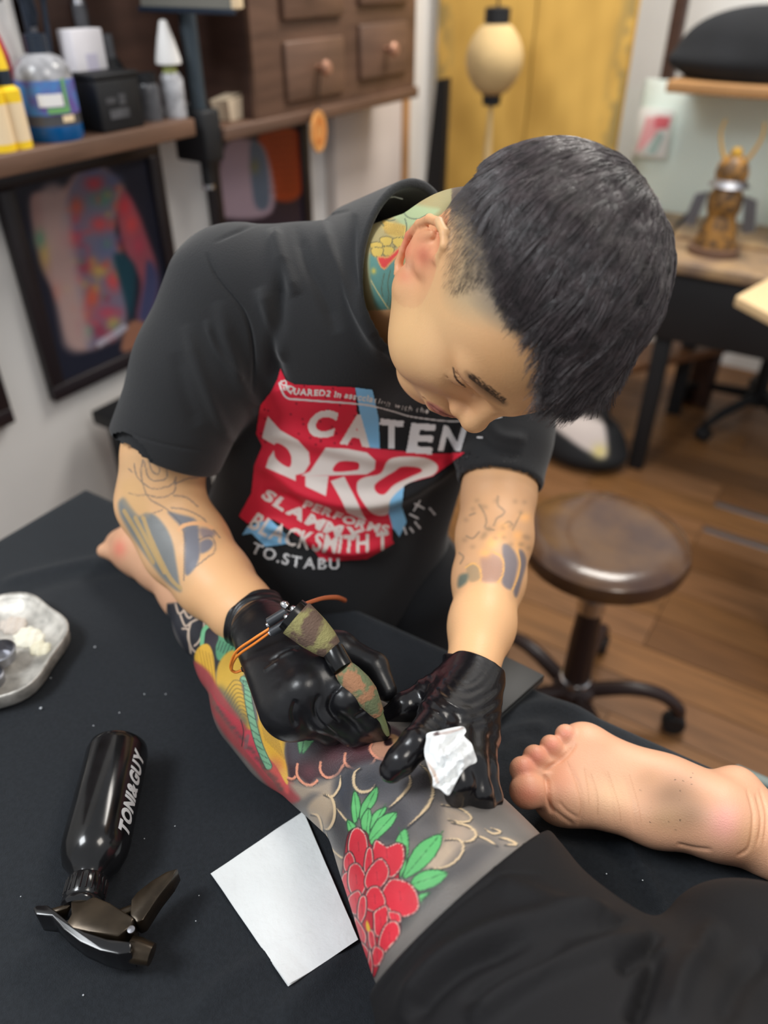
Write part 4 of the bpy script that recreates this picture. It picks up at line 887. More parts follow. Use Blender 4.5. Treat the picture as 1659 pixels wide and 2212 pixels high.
# shorts: one continuous garment over both thighs and the hips
hd = nrm(L1p[9] - L1p[8]); hemc = Z(955, 1962, .868)
WD2 = nrm(A3(-.85, .5, 0))
def fshorts(P):
    a = chain(P, [L1p[7], L1p[8], L1p[9], L1p[10]], [.076, .0830, .104, .13], .03)
    b = chain(P, [HIP, HIP2], [.13, .13], .03)
    c = ecap(P, HIP2, MID2, WD2, (.15, .10), (.165, .09)); c = smin(c, ecap(P, MID2, MID2 + (KN2 - MID2) * .6, WD2, (.165, .09), (.12, .08)), .04)
    d = smin(smin(a, b, .05), c, .03)
    cut = -(P - hemc.astype(np.float32)) @ HN.astype(np.float32)
    d = smax(d, cut, .004)
    cav = np.maximum(chain(P, [L1p[6], L1p[7], L1p[8], L1p[9]], [.068, .0708, .0775, .090], .03), (P - (hemc + HN * .035).astype(np.float32)) @ HN.astype(np.float32))
    d = np.maximum(d, -cav)
    return smax(d, P[:, 2] * 0 + (BZ + .001 - P[:, 2]), .01)
# hem plane through three hem points of the trouser leg
h1, h2, h3 = Z(800, 2110, .82), Z(985, 1895, .945), Z(1122, 1822, .85)
HN = nrm(np.cross(h2 - h1, h3 - h1)); HN = HN if HN @ hd > 0 else -HN; hemc = h1 + HN * .012
V, Q = mesh_sdf(fshorts, A3(-.30, -.35, .77), A3(.62, .66, 1.08), .0042, 1)
V = folds(V, Q, [([(870, 2212), (900, 2140), (980, 2060), (1120, 2000), (1290, 1985), (1330, 2005)], 26, .009), ([(890, 2212), (930, 2150), (1010, 2085), (1150, 2030)], 20, -.007), ([(1010, 2212), (1100, 2140), (1250, 2070), (1400, 2022)], 24, .008), ([(1000, 2180), (1080, 2110), (1230, 2050)], 16, -.005),
                 ([(1360, 2212), (1390, 2140), (1425, 2040)], 18, -.012), ([(1330, 2100), (1390, 2050), (1430, 2015)], 14, -.008), ([(820, 2150), (900, 2040), (1000, 1945), (1090, 1890), (1180, 1890)], 5, -.0018), ([(1060, 1900), (1180, 1950), (1300, 2000)], 24, .006), ([(1450, 2212), (1480, 2100), (1560, 1990)], 26, .006), ([(1560, 2212), (1600, 2120), (1659, 2060)], 24, -.004)], .05)
M['shorts'] = mat('black_shorts_cloth', (22, 21, 23), .75, bump=(500, .25), noise=(5, .12), spec=.3)
sh_ = raw('shorts', V, Q, M['shorts'], cl); sh_['label'] = 'loose black cloth shorts with a stitched hem'
# ================================================================== the tattoo artist
def near(P, c, R_, fn):
    q = np.linalg.norm(P - np.asarray(c, np.float32), axis=1); o = (q - R_ + .03).astype(np.float32); m = q < R_
    if m.any(): o[m] = fn(P[m])
    return o
HR = np.array([[-0.5624113, 0.1433905, 0.8143296], [-0.7383975, -0.5303025, -0.4165915], [0.3721057, -0.8355947, 0.4041273]])
HS = 1.045; HT = CAM + (np.array([-0.2564171, 0.5796317, 1.2374205]) - CAM) * HS
def hl(p): return HT + HR @ (np.asarray(p, float) * HS)            # head-local point -> world
NB = U(838, 600, .822)
SR, SLh = U(500, 640, .845), U(1112, 800, .955)
def eard(x): return (.605 - (x - 918) * .00089) * HS
def E_(px, py, o=0.): return U(px, py, eard(px) + o)
helix = [(946, 560), (961, 530), (960, 503), (948, 480), (928, 473), (905, 484), (884, 508), (871, 540), (861, 569), (861, 592)]
ex_ = nrm(E_(948, 490) - E_(868, 604)); ey_ = E_(880, 505) - E_(940, 590); ey_ = nrm(ey_ - ex_ * (ey_ @ ex_)); ez_ = np.cross(ex_, ey_)
if ez_ @ (CAM - E_(900, 550)) < 0: ez_ = -ez_; ey_ = -ey_
ER = np.stack([ex_, ey_, ez_], 1)
def fear(P):
    d = ell(P, E_(905, 545, .007), (.027, .0165, .0050), ER)
    d = smin(d, chain(P, [E_(a, b, .0005) for a, b in helix], [.0030, .0036, .0038, .0038, .0038, .0036, .0034, .0034, .0036, .0046], .002), .004)
    d = smin(d, chain(P, [E_(872, 603, .002), E_(884, 606, .003)], [.0062, .0055], .003), .006)
    d = smin(d, chain(P, [E_(935, 505, .004), E_(905, 515, .002), E_(892, 545, .001), E_(893, 575, .003)], [.0030, .0036, .0036, .0032], .004), .005)
    d = smax(d, -ell(P, E_(914, 550, .000), (.0125, .0075, .008), ER), .005)
    d = smin(d, sph(P, E_(915, 579, .004), .0050), .004)
    d = smin(d, chain(P, [E_(946, 560, .002), E_(922, 545, .008)], [.0034, .0030], .003), .004)
    d = smin(d, rc(P, E_(912, 555, .016), hl((.058, -.004, .004)), .012, .02), .010)
    return d
def fhead(P):
    p = ((P - HT.astype(np.float32)) @ HR.astype(np.float32)) / HS; x = np.abs(p[:, 0]); q = np.stack([x, p[:, 1], p[:, 2]], 1)
    d = ell(q, (0, -.006, .045), (.078, .092, .098))
    d = smin(d, ell(q, (0, .030, .060), (.066, .062, .062)), .02)
    d = smin(d, ell(q, (0, .036, -.015), (.062, .060, .078)), .03)
    d = smin(d, rc(q, (.056, .006, -.040), (.018, .066, -.083), .020, .018), .025)
    d = smin(d, sph(q, (0, .074, -.084), .020), .02)
    d = smin(d, ell(q, (.040, .058, -.004), (.024, .026, .026)), .02)                      # cheek
    d = smin(d, ell(q, (.040, .050, -.038), (.026, .030, .032)), .02)
    d = smin(d, ell(q, (.0, .082, -.045), (.028, .022, .024)), .015)                       # mouth mound
    d = smin(d, rc(q, (0, .089, .045), (.042, .071, .048), .012, .009), .016)              # brow ridge
    d = smax(d, -ell(q, (.033, .099, .024), (.020, .014, .013)), .012)                     # socket
    d = smin(d, sph(q, (.033, .070, .024), .0160), .004)                                   # closed lid over the eyeball
    d = smax(d, -rc(q, (.018, .0895, .0165), (.047, .078, .0185), .0011, .0011), .003)     # lash line
    d = smax(d, -rc(q, (.019, .0885, .031), (.046, .077, .034), .0012, .0012), .004)       # lid crease
    d = smin(d, rc(q, (0, .091, .036), (0, .105, -.001), .0075, .0100), .010)              # nose
    d = smin(d, sph(q, (0, .1060, -.004), .0118), .006); d = smin(d, ell(q, (.0135, .0965, -.009), (.0085, .011, .0085)), .006)
    d = smax(d, -ell(q, (.0075, .100, -.018), (.004, .006, .005)), .003)
    d = smin(d, chain(q, [(0, .1005, -.039), (.012, .0985, -.040), (.025, .0895, -.046)], [.0052, .005, .003], .004), .004)
    d = smin(d, chain(q, [(0, .0985, -.052), (.012, .096, -.052), (.024, .0885, -.047)], [.0062, .0055, .003], .004), .004)
    d = smax(d, -chain(q, [(0, .108, -.0455), (.012, .105, -.0455), (.026, .094, -.0465)], [.0016, .0015, .001], .002), .003)
    d = d * HS
    d = smin(d, chain(P, [hl((0, -.036, -.02)), hl((0, -.040, -.07)), NB], [.056, .054, .056], .03), .02)
    d = np.minimum(d, near(P, E_(905, 548), .075, fear)) if False else smin(d, near(P, E_(905, 548), .08, fear), .004)
    return d
RA = [(U(500, 640, .845), .050), (U(424, 815, .866), .046), (U(356, 983, .891), .0450), (U(346, 1085, .905), .0470), (U(402, 1178, .898), .0475), (U(463, 1255, .868), .0405), (U(520, 1315, .835), .0325), (U(556, 1346, .812), .0290)]
LA = [(U(1112, 800, .955), .048), (U(1090, 960, .935), .044), (U(1077, 1070, .913), .0405), (U(1068, 1160, .885), .0405), (U(1056, 1250, .846), .0365), (U(1041, 1350, .795), .0310), (U(1022, 1440, .750), .0262)]
HIPC = A3(-.50, .735, .60); CHE, BEL = U(800, 760, .955), U(700, 1200, 1.09)
WD = nrm(SLh - SR)
def fbody(P):
    d = near(P, hl((0, 0, .02)), .30, fhead)
    d = smin(d, chain(P, [p for p, r_ in RA], [r_ for p, r_ in RA], .02), .02); d = smin(d, chain(P, [p for p, r_ in LA], [r_ for p, r_ in LA], .02), .02)
    d = smin(d, chain(P, [SR, NB + A3(0, .03, -.05), SLh], [.045, .055, .045], .02), .03)
    return smin(d, chain(P, [NB + A3(0, .03, -.05), CHE, BEL, HIPC + A3(0, 0, .06)], [.055, .08, .08, .08], .03), .03)
ar_ = thing('person', 'tattoo artist in black printed T-shirt bending over the tattooed leg', 'person', (HIPC[0], HIPC[1], 0))
V, Q = mesh_sdf(fbody, A3(-.80, .34, .60), A3(-.02, .95, 1.44), .0032, 1)
print('artist verts', len(V))
def gline(x): return np.interp(x, [-.09, -.06, -.03, 0, .008, .034, .052, .08], [.05, .075, .086, .086, .078, .046, .037, .03])
def skin_cols(V):
    X, Y, D = proj(V); a = Art(X, Y, (226, 176, 128)); R_ = np.random.default_rng(9)
    p = ((V - HT) @ HR) / HS; head = np.linalg.norm(p - (0, 0, .02), axis=1) < .135
    n1 = vnoise(V, 30, 1); a.C += ((n1 - .5) * 12)[:, None]
    # forearms slightly redder
    # ---- upper right arm and forearm ink (crop 220,940 x4.1475)
    arm = (np.linalg.norm(V - RA[3][0], axis=1) < .22) & (X < 640); a.m = arm.astype(float); a.tr(4.1475, 220, 940)
    wash = (206, 164, 122); gy = (124, 126, 124); ln_ = (92, 88, 92)
    a.fill([(150, 560), (230, 150), (880, 380), (1060, 900), (900, 1100), (700, 1400), (420, 1120)], (198, 160, 118), 30, a=.55)
    a.fill([(150, 600), (200, 560), (260, 640), (330, 720), (400, 700), (380, 760), (450, 960), (560, 1200), (700, 1350), (690, 1400), (560, 1300), (420, 1120), (300, 950), (220, 820), (160, 700)], gy, 8)
    a.fill([(360, 740), (440, 700), (540, 780), (620, 920), (660, 1100), (690, 1380), (560, 1240), (440, 960)], (120, 122, 122), 6)
    a.fill([(590, 690), (700, 710), (830, 750), (860, 830), (740, 860), (690, 800)], (116, 116, 120), 6)
    a.fill([(740, 860), (860, 830), (870, 900), (880, 1050), (840, 1180), (750, 1250), (745, 1000)], (112, 112, 120), 5)
    a.fill([(890, 950), (960, 930), (1000, 970), (960, 1030), (890, 1060), (880, 1000)], (120, 116, 122), 5); a.fill([(880, 830), (990, 850), (1010, 900), (900, 920)], (138, 122, 120), 8)
    for pth in ([(300, 740), (400, 930), (560, 1230)], [(370, 740), (450, 950), (600, 1260), (700, 1370)], [(200, 680), (330, 900), (460, 1140)]): a.stroke(pth, 9, (196, 160, 104), .8)
    for pth in ([(370, 220), (350, 330), (380, 480), (440, 580), (560, 650), (700, 780), (740, 900), (740, 1000), (735, 1300)], [(420, 230), (450, 320), (500, 350), (520, 300), (480, 260)], [(380, 240), (420, 380), (510, 410), (580, 380), (580, 300)], [(360, 420), (450, 480), (560, 470), (640, 430), (660, 380)], [(390, 530), (520, 560), (620, 530), (660, 480), (660, 400)], [(650, 440), (760, 390), (860, 380)], [(640, 540), (760, 560), (860, 640)], [(620, 650), (760, 670), (900, 740), (940, 790)], [(700, 850), (780, 800), (900, 790), (1000, 850), (1060, 920)], [(870, 940), (960, 900), (1010, 950), (1010, 1040), (940, 1100), (840, 1180)], [(290, 260), (310, 360), (360, 420)], [(240, 300), (270, 330)], [(460, 700), (540, 670)], [(240, 520), (330, 540), (400, 530)]):
        a.stroke(pth, 2.8, ln_, .62)
    a.fill([(180, 420), (330, 400), (400, 560), (420, 700), (330, 720), (240, 650), (180, 550)], (200, 160, 108), 20, a=.5)
    for k in range(3): a.stroke([(690, 850 + k), (760, 800), (900, 790), (990, 830)], 8, (218, 166, 120), .9)
    # ---- left arm ink (crop 940,1000 x4.423)
    arm = (np.linalg.norm(V - LA[3][0], axis=1) < .20) & (X > 930); a.m = arm.astype(float); a.tr(4.423, 940, 1000)
    a.fill([(280, 100), (960, 250), (900, 800), (860, 1000), (770, 1290), (700, 1210), (620, 1140), (440, 1120), (300, 1150), (210, 1200), (230, 700)], (188, 146, 112), 24, a=.55)
    a.fill([(440, 900), (560, 870), (640, 940), (650, 1040), (610, 1130), (450, 1130), (440, 1000)], (176, 138, 118), 8)
    a.fill([(640, 800), (700, 780), (760, 850), (790, 960), (760, 1120), (720, 1210), (640, 1150), (660, 1000)], (126, 116, 118), 6)
    a.fill([(800, 830), (850, 860), (870, 960), (830, 1120), (780, 1280), (750, 1220), (800, 1050)], (116, 106, 108), 6)
    a.fill([(300, 980), (400, 980), (430, 1100), (330, 1130)], (166, 140, 108), 6); a.fill([(230, 1080), (310, 1060), (300, 1140), (220, 1190)], (104, 112, 100), 8)
    for pth in ([(290, 1000), (360, 960), (420, 1000), (440, 1080), (430, 1120)], [(560, 850), (640, 910), (655, 1000), (640, 1080), (600, 1140)], [(780, 820), (810, 950), (790, 1080), (740, 1210)]): a.stroke(pth, 4, (222, 170, 104), .9)
    for pth in ([(600, 320), (600, 400), (660, 460), (640, 500), (590, 530), (560, 600)], [(420, 400), (470, 480), (490, 560), (480, 620), (560, 640)], [(330, 500), (380, 480)], [(640, 600), (700, 560), (740, 590)], [(820, 480), (780, 560), (740, 640)], [(300, 700), (360, 720), (420, 660)], [(230, 860), (270, 900), (240, 960)]): a.stroke(pth, 4.0, (122, 106, 88), .6, soft=3)
    for x, y in ((660, 610), (630, 700), (790, 690), (800, 780), (480, 860), (540, 780), (860, 520), (560, 740)): a.blob(x, y, 60, 50, (240, 176, 110), .8)
    for _ in range(26): a.blob(R_.uniform(280, 900), R_.uniform(330, 820), 30, 26, (150, 122, 94), .45)
    # ---- head
    a.m = head.astype(float); a.tr(1, 0, 0)
    idx = np.where(head)[0]; Ph = p[idx]
    # ear
    er = (np.linalg.norm(V - E_(905, 548), axis=1) < .045) & (X < 975); a.m = er.astype(float)
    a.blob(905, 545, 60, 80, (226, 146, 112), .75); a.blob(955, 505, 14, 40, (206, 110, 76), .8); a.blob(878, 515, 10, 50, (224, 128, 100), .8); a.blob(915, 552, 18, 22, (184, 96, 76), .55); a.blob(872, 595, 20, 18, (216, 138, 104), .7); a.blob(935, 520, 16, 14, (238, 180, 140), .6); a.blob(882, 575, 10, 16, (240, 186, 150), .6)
    # face
    a.m = (head & ~er).astype(float)
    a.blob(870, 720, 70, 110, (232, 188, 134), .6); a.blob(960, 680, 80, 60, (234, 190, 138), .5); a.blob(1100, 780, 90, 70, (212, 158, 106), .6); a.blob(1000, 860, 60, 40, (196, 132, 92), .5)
    a.tr(2.304, 780, 260)
    # lips
    a.fill([(330, 1400), (380, 1420), (430, 1460), (470, 1478), (420, 1476), (370, 1455), (335, 1425)], (176, 110, 96), 6); a.stroke([(345, 1412), (400, 1452), (465, 1478)], 2.5, (110, 62, 58), .8)
    # brow and lashes
    a.fill([(520, 1255), (545, 1262), (600, 1310), (660, 1350), (715, 1395), (722, 1415), (690, 1410), (630, 1375), (570, 1330)], (84, 62, 46), 12, a=.55)
    for k in range(90):
        t = k / 90; x, y = 530 + t * 180, 1268 + t * 135; a.stroke([(x, y + 8), (x + R_.uniform(8, 22), y - R_.uniform(2, 20))], 1.0, (36, 28, 26), .8, 0)
    a.stroke([(458, 1232), (474, 1288), (518, 1326)], 3.6, (46, 32, 28), .95); a.stroke([(475, 1240), (500, 1285), (540, 1310)], 1.4, (150, 104, 72), .7)
    a.blob(440, 1200, 40, 60, (206, 150, 100), .35)
    # ---- shaved fade: stubble thickening towards the crown
    hz = p[:, 2] - np.interp(p[:, 1], [-.1, -.065, -.045, -.029, -.007, .026, .04], [.020, .050, .064, .082, .096, .101, .104])
    sd = (head & ~er & (p[:, 0] > .0)).astype(float); a.m = sd; a.tr(1, 0, 0)
    a.fill([(930, 470), (960, 430), (1010, 380), (1090, 400), (1130, 560), (1130, 700), (1060, 694), (1000, 672), (972, 640), (975, 590), (985, 540), (968, 480)], (176, 156, 124), 50, a=.75)
    a.fill([(950, 440), (1000, 390), (1080, 380), (1150, 500), (1150, 700), (1085, 694), (1030, 640), (1020, 560), (1010, 490)], (120, 108, 96), 50, a=.7)
    a.fill([(965, 425), (1010, 370), (1120, 380), (1150, 500), (1150, 700), (1110, 680), (1068, 620), (1058, 540), (1035, 470)], (64, 58, 56), 40, a=.85)
    streak = vnoise(np.stack([p[:, 1] * 1.0, p[:, 2] * .5, p[:, 0] * .5], 1), 900, 12)
    a.m[:] = 1; front = p[:, 1] > gline(p[:, 0]) - .003; k_ = sd * np.clip((hz + .05) / .02, 0, 1) * ~front
    a.C *= (1 - .16 * k_ * (streak - .3))[:, None]
    a.C[(hz > -.012) & head & (p[:, 0] <= 0.0) & ~front & (p[:, 2] > .0)] = (52, 46, 46)
    a.C[(hz > .0) & head & ~front & (p[:, 2] > .05)] = (38, 33, 34); a.C[idx] *= .96
    # ---- neck ink
    nk = (X < 975) & (Y < 720) & (Y > 400) & ~er & (np.linalg.norm(V - U(850, 560, .77), axis=1) < .15) & ((p[:, 2] < -.02) | (p[:, 1] < -.055)) & (p[:, 1] < .01) & (hz < -.045)
    a.m = nk.astype(float); a.tr(5.184, 780, 380)
    a.put(np.where(nk)[0], np.full(nk.sum(), .85), (158, 150, 108))
    a.fill([(100, 880), (240, 960), (420, 960), (420, 1200), (300, 1500), (160, 1450), (100, 1150)], (96, 140, 132), 10)
    a.fill([(330, 420), (460, 380), (560, 320), (760, 350), (880, 380), (760, 480), (560, 560), (520, 600), (420, 520)], (168, 182, 140), 10)
    a.fill([(230, 500), (330, 520), (500, 560), (490, 660), (380, 690), (270, 620)], (206, 174, 96), 6)
    for k in range(14): a.stroke([(250 + k * 18, 520 + k * 3), (270 + k * 15, 640 + k * 3)], 1.2, (150, 116, 62), .8, 0)
    for c_ in ((280, 740), (420, 750), (170, 800), (300, 850), (180, 860)): a.fill([(c_[0] - 70, c_[1] - 40), (c_[0], c_[1] - 62), (c_[0] + 70, c_[1] - 40), (c_[0] + 50, c_[1] + 30), (c_[0], c_[1] + 48), (c_[0] - 50, c_[1] + 30)], (206, 176, 92), 3, line=(116, 108, 80), lw=1.8)
    a.fill([(190, 910), (300, 910), (400, 830), (440, 800), (420, 870), (340, 960), (260, 1040), (215, 1000)], (214, 74, 72), 5, line=(214, 150, 96), lw=3)
    for pth in ([(250, 470), (330, 430), (420, 430)], [(250, 440), (300, 500), (380, 490)], [(450, 360), (520, 460), (640, 480), (740, 430)], [(490, 480), (510, 560), (500, 650)], [(190, 380), (210, 480), (250, 560)], [(330, 1050), (300, 1200), (310, 1350), (290, 1450)], [(400, 1160), (360, 1300), (320, 1480)], [(260, 1100), (230, 1250), (240, 1350)]): a.stroke(pth, 2.4, (92, 104, 88), .9)
    a.stroke([(110, 1170), (190, 1310), (300, 1480)], 2.5, (214, 196, 140), .9); a.stroke([(240, 440), (300, 400), (400, 400)], 3, (226, 190, 100)); a.stroke([(260, 470), (290, 430), (330, 440), (300, 480)], 2.6, (226, 190, 100))
    a.blob(140, 1065, 30, 35, (206, 180, 80), .9)
    a.m[:] = 1
    return a.lin()
M['skin'] = mat('artist_skin', attr=True, rough=.45, spec=.4, bump=(500, .12), sss=.08)
raw('body', V, Q, M['skin'], ar_, cols=skin_cols(V))

# ------------------------------------------------------------------ hair: cap plus combed strands
def hbound(y): return np.interp(y, [-.1, -.065, -.045, -.029, -.007, .026, .04, .06], [.020, .050, .064, .082, .096, .101, .104, .102])
hc = np.array([0, -.006, .045]); hr = np.array([.080, .094, .100])
WH = np.array([-.030, -.054, .118])                                   # crown whorl
def on_skull(p): q = (p - hc) / hr; return hc + q / np.linalg.norm(q, axis=1)[:, None] * hr
def snorm(p): n = (p - hc) / hr ** 2; return n / np.linalg.norm(n, axis=1)[:, None]
def fcap(P):
    p = ((P - HT.astype(np.float32)) @ HR.astype(np.float32)) / HS
    d = ell(p, (0, -.005, .048), (.0822, .0950, .1012)); b = hbound(p[:, 1]) + .002
    d = smax(d, (b - p[:, 2]) * .8, .012); return smax(d, (p[:, 1] - gline(p[:, 0]) + .006) * .8, .010) * HS
c0 = hl((0, 0, .07)); V, Q = mesh_sdf(fcap, c0 - .17, c0 + .17, .0045)
M['hair'] = mat('black_brown_hair', (70, 60, 62), .36, spec=.9, noise=(110, .6))
hair = raw('hair', V, Q, M['hair'], ar_); hair['label'] = 'short black hair combed forward with shaved sides'
def strands(N, short=False, seed=1):
    r = np.random.default_rng(seed); out = []
    while len(out) < N:
        v = r.normal(size=(N, 3)); p = on_skull(hc + v); b = hbound(p[:, 1])
        if short: k = (p[:, 2] < b + .006) & (p[:, 2] > b - .058) & (p[:, 1] < .036 - .25 * np.maximum(b - p[:, 2], 0)) & (p[:, 0] > .02) & (r.random(N) < np.clip(1.1 + (p[:, 2] - b) / .055, 0, 1))
        else: k = (p[:, 2] > b) & (p[:, 1] < np.minimum(.066, gline(p[:, 0]) - .008))
        out += list(p[k])
    P0 = np.array(out[:N]); n = snorm(P0)
    rel = P0 - WH; dist = np.linalg.norm(rel, axis=1); top = np.clip((P0[:, 2] - hbound(P0[:, 1])) / .045, 0, 1)
    ncl = N // 12; ci = r.integers(0, N, ncl); cl_ = ci[np.argmin(((P0[:, None, :] - P0[ci][None]) ** 2).sum(-1), 1)] if not short else np.arange(N)
    K = 4 if short else 9
    fz = np.clip((P0[:, 1] - .015) / .045, 0, 1); bk = np.clip((P0[:, 1] + .075) / .07, 0, 1)
    L = (.0035 + .003 * r.random(N)) if short else (.008 + .058 * top * (.45 + .55 * bk) + .012 * fz) * (.7 + .6 * r.random(N))
    wob = r.normal(size=(N, 3)) * (.12 if short else .10); cw = r.normal(size=(N, 3))[cl_] * (.0 if short else .18)
    pos = P0.copy(); pts = []
    lift0 = .0 if short else .0025; goff = .002 + np.abs(r.normal(size=N)) * .0065
    for k in range(K):
        t = k / (K - 1); h = lift0 + (.0012 * t if short else (.002 + .009 * top * (.25 + .75 * bk)) * math.sin(min(1, t * 1.25 + .18) * 2.0) * (.6 + .8 * vnoise(P0, 160, 5)) + fz * .024 * t ** 1.3)
        pts.append(pos + snorm(pos) * (h if short else h[:, None] * 1.0))
        rel = pos - WH; fl = rel / (np.linalg.norm(rel, axis=1)[:, None] + 1e-6)
        d = fl * 1.0 + np.array([.05, .65, -.05]) * (.4 + top[:, None]) + wob + cw
        if short: d = fl + np.array([.0, .9, -.4]) + wob
        nn = snorm(pos); d = d - nn * (d * nn).sum(1)[:, None]; d /= np.linalg.norm(d, axis=1)[:, None]
        stp = (L / (K - 1)) * (1 if short else np.where(pos[:, 1] > gline(pos[:, 0]) + goff, .12, 1)); pos = on_skull(pos + d * stp[:, None])
    pts = np.stack(pts, 1)                                            # N,K,3
    if not short:
        w_ = np.linspace(0, .55, K)[None, :, None]; pts = pts * (1 - w_) + (pts[cl_] + (P0 - P0[cl_])[:, None, :] * .35) * w_
    pts = HT + (pts * HS) @ HR.T
    T = np.gradient(pts, axis=1); T /= np.linalg.norm(T, axis=2)[..., None] + 1e-12
    a = np.cross(T, r.normal(size=(N, 1, 3))); a /= np.linalg.norm(a, axis=2)[..., None] + 1e-12; b = np.cross(T, a)
    rad = (np.linspace(1, .25, K) * (.00008 if short else .00042))[None, :, None]
    ring = np.stack([pts + rad * (a * math.cos(q) + b * math.sin(q)) for q in (0, 2.094, 4.189)], 2).reshape(-1, 3)   # N,K,3
    base = (np.arange(N) * K * 3)[:, None, None] + (np.arange(K - 1) * 3)[None, :, None]; j = np.arange(3)[None, None, :]; j2 = (j + 1) % 3
    F_ = np.stack([base + j, base + j2, base + 3 + j2, base + 3 + j], -1).reshape(-1, 4)
    return ring, F_
V, Q = strands(20000); s1 = raw('hair_strands', V, Q, M['hair'], hair); s1['kind'] = 'stuff'
V, Q = strands(7000, True, 4); s2 = raw('shaved_stubble', V, Q, M['hair'], hair); s2['kind'] = 'stuff'

# ------------------------------------------------------------------ T-shirt
NAX = nrm(hl((0, -.04, -.07)) - NB); CC = U(872, 585, .795)                # collar centre and axis
def fshirt(P):
    d = ecap(P, CHE, BEL, WD, (.165, .105), (.165, .115)); d = smin(d, ecap(P, BEL, HIPC + A3(0, 0, .10), WD, (.165, .115), (.165, .12)), .04)
    sl = chain(P, [SR, U(430, 800, .865), U(352, 985, .892)], [.0720, .0690, .0660], .02)
    sl2 = chain(P, [SLh, U(1092, 940, .938), U(1080, 1040, .918)], [.060, .054, .0515], .02)
    e1, e2 = U(430, 800, .865), U(352, 985, .892); a = (P - np.float32(U(357, 975, .889))) @ np.float32(SH1)
    sl = smax(sl, a, .006); sl = np.maximum(sl, -np.maximum(rc(P, e1, e2 + (e2 - e1) * .3, .0590, .0592), -(a + .035)))
    e1, e2 = U(1092, 940, .938), U(1080, 1040, .918); b = (P - np.float32(U(1081, 1046, .917))) @ np.float32(SH2)
    sl2 = smax(sl2, b, .006); sl2 = np.maximum(sl2, -np.maximum(rc(P, e1, e2 + (e2 - e1) * .3, .0465, .0465), -(b + .03)))
    ys = chain(P, [SR + nrm(NB - SR) * .02, NB + A3(0.0, .02, -.035)], [.0690, .078], .02); ys2 = chain(P, [SLh, NB + A3(0, .02, -.035)], [.058, .078], .02)
    d = smin(d, smin(ys, ys2, .03), .05); d = smin(d, ell(P, U(700, 720, .865), (.10, .08, .10)), .05)
    d = smin(d, smin(sl, sl2, .01), .022)
    # collar: raised rib ring, open in the middle
    v = P - np.float32(CC); h = v @ np.float32(NAX); rx = v @ np.float32(CX); ry = v @ np.float32(CY); rr = np.sqrt((rx / .057) ** 2 + (ry / .086) ** 2); rad = (rr - 1) * .072
    ring = np.sqrt(np.maximum(np.abs(rad) - .003, 0) ** 2 + np.maximum(np.abs(h + .044) - .051, 0) ** 2) - .0035
    d = smin(d, ring, .008); d = smax(d, -np.maximum(rad + .002, -(h + .085)), .003)
    return d
SH1 = nrm(U(352, 985, .892) - U(430, 800, .865)); SH1 = nrm(SH1 * .9 + 0 * SH1); SH2 = nrm(U(1080, 1040, .918) - U(1092, 940, .938))
CX = nrm(np.cross(NAX, U(850, 400, .83) - U(850, 760, .77))); CY = np.cross(NAX, CX)
V, Q = mesh_sdf(fshirt, A3(-.82, .46, .64), A3(-.12, 1.0, 1.36), .0036, 1)
print('shirt verts', len(V))
V = folds(V, Q, [([(445, 545), (470, 600), (530, 680), (548, 770), (545, 850)], 4, -.0035), ([(460, 525), (560, 480), (650, 470), (760, 455)], 4, -.003), ([(470, 650), (500, 760), (530, 850), (600, 900)], 16, .006), ([(400, 700), (430, 800), (470, 900), (500, 960)], 14, .005), ([(380, 760), (400, 850), (430, 920)], 16, -.0025), ([(445, 690), (470, 760), (520, 820)], 8, .004),
                 ([(590, 490), (610, 560), (640, 640)], 14, .007), ([(640, 480), (660, 560), (700, 640), (730, 720)], 14, -.006), ([(690, 470), (720, 560), (780, 680), (830, 760)], 14, .007), ([(610, 560), (600, 680), (590, 780), (610, 840)], 16, -.010), ([(560, 620), (590, 700), (605, 790)], 14, .008), ([(765, 460), (760, 560), (785, 680), (840, 780)], 9, -.004),
                 ([(545, 1000), (600, 1015), (660, 1060), (760, 1085), (860, 1070), (960, 1010), (1040, 960)], 18, .012), ([(560, 1060), (620, 1080), (690, 1115), (800, 1125), (900, 1100)], 16, -.009), ([(560, 1130), (630, 1145), (740, 1190), (850, 1170)], 14, .009), ([(560, 960), (610, 935), (700, 960), (850, 990), (1000, 965)], 20, .006), ([(560, 1165), (600, 1190), (660, 1212)], 14, -.005),
                 ([(275, 930), (310, 947), (380, 965), (460, 975)], 3, -.0012), ([(1015, 1005), (1060, 1030), (1150, 1022)], 3, -.0018), ([(1050, 900), (1080, 940), (1140, 950)], 12, .004), ([(1020, 930), (1060, 970), (1130, 985)], 10, -.003)], -.1)
M['shirt'] = mat('black_cotton', (22, 23, 26), .85, bump=(650, .3), noise=(4, .12), sheen=.18)
shirt = raw('t_shirt', V, Q, M['shirt'], ar_); shirt['label'] = 'black cotton T-shirt with a red and white chest print'
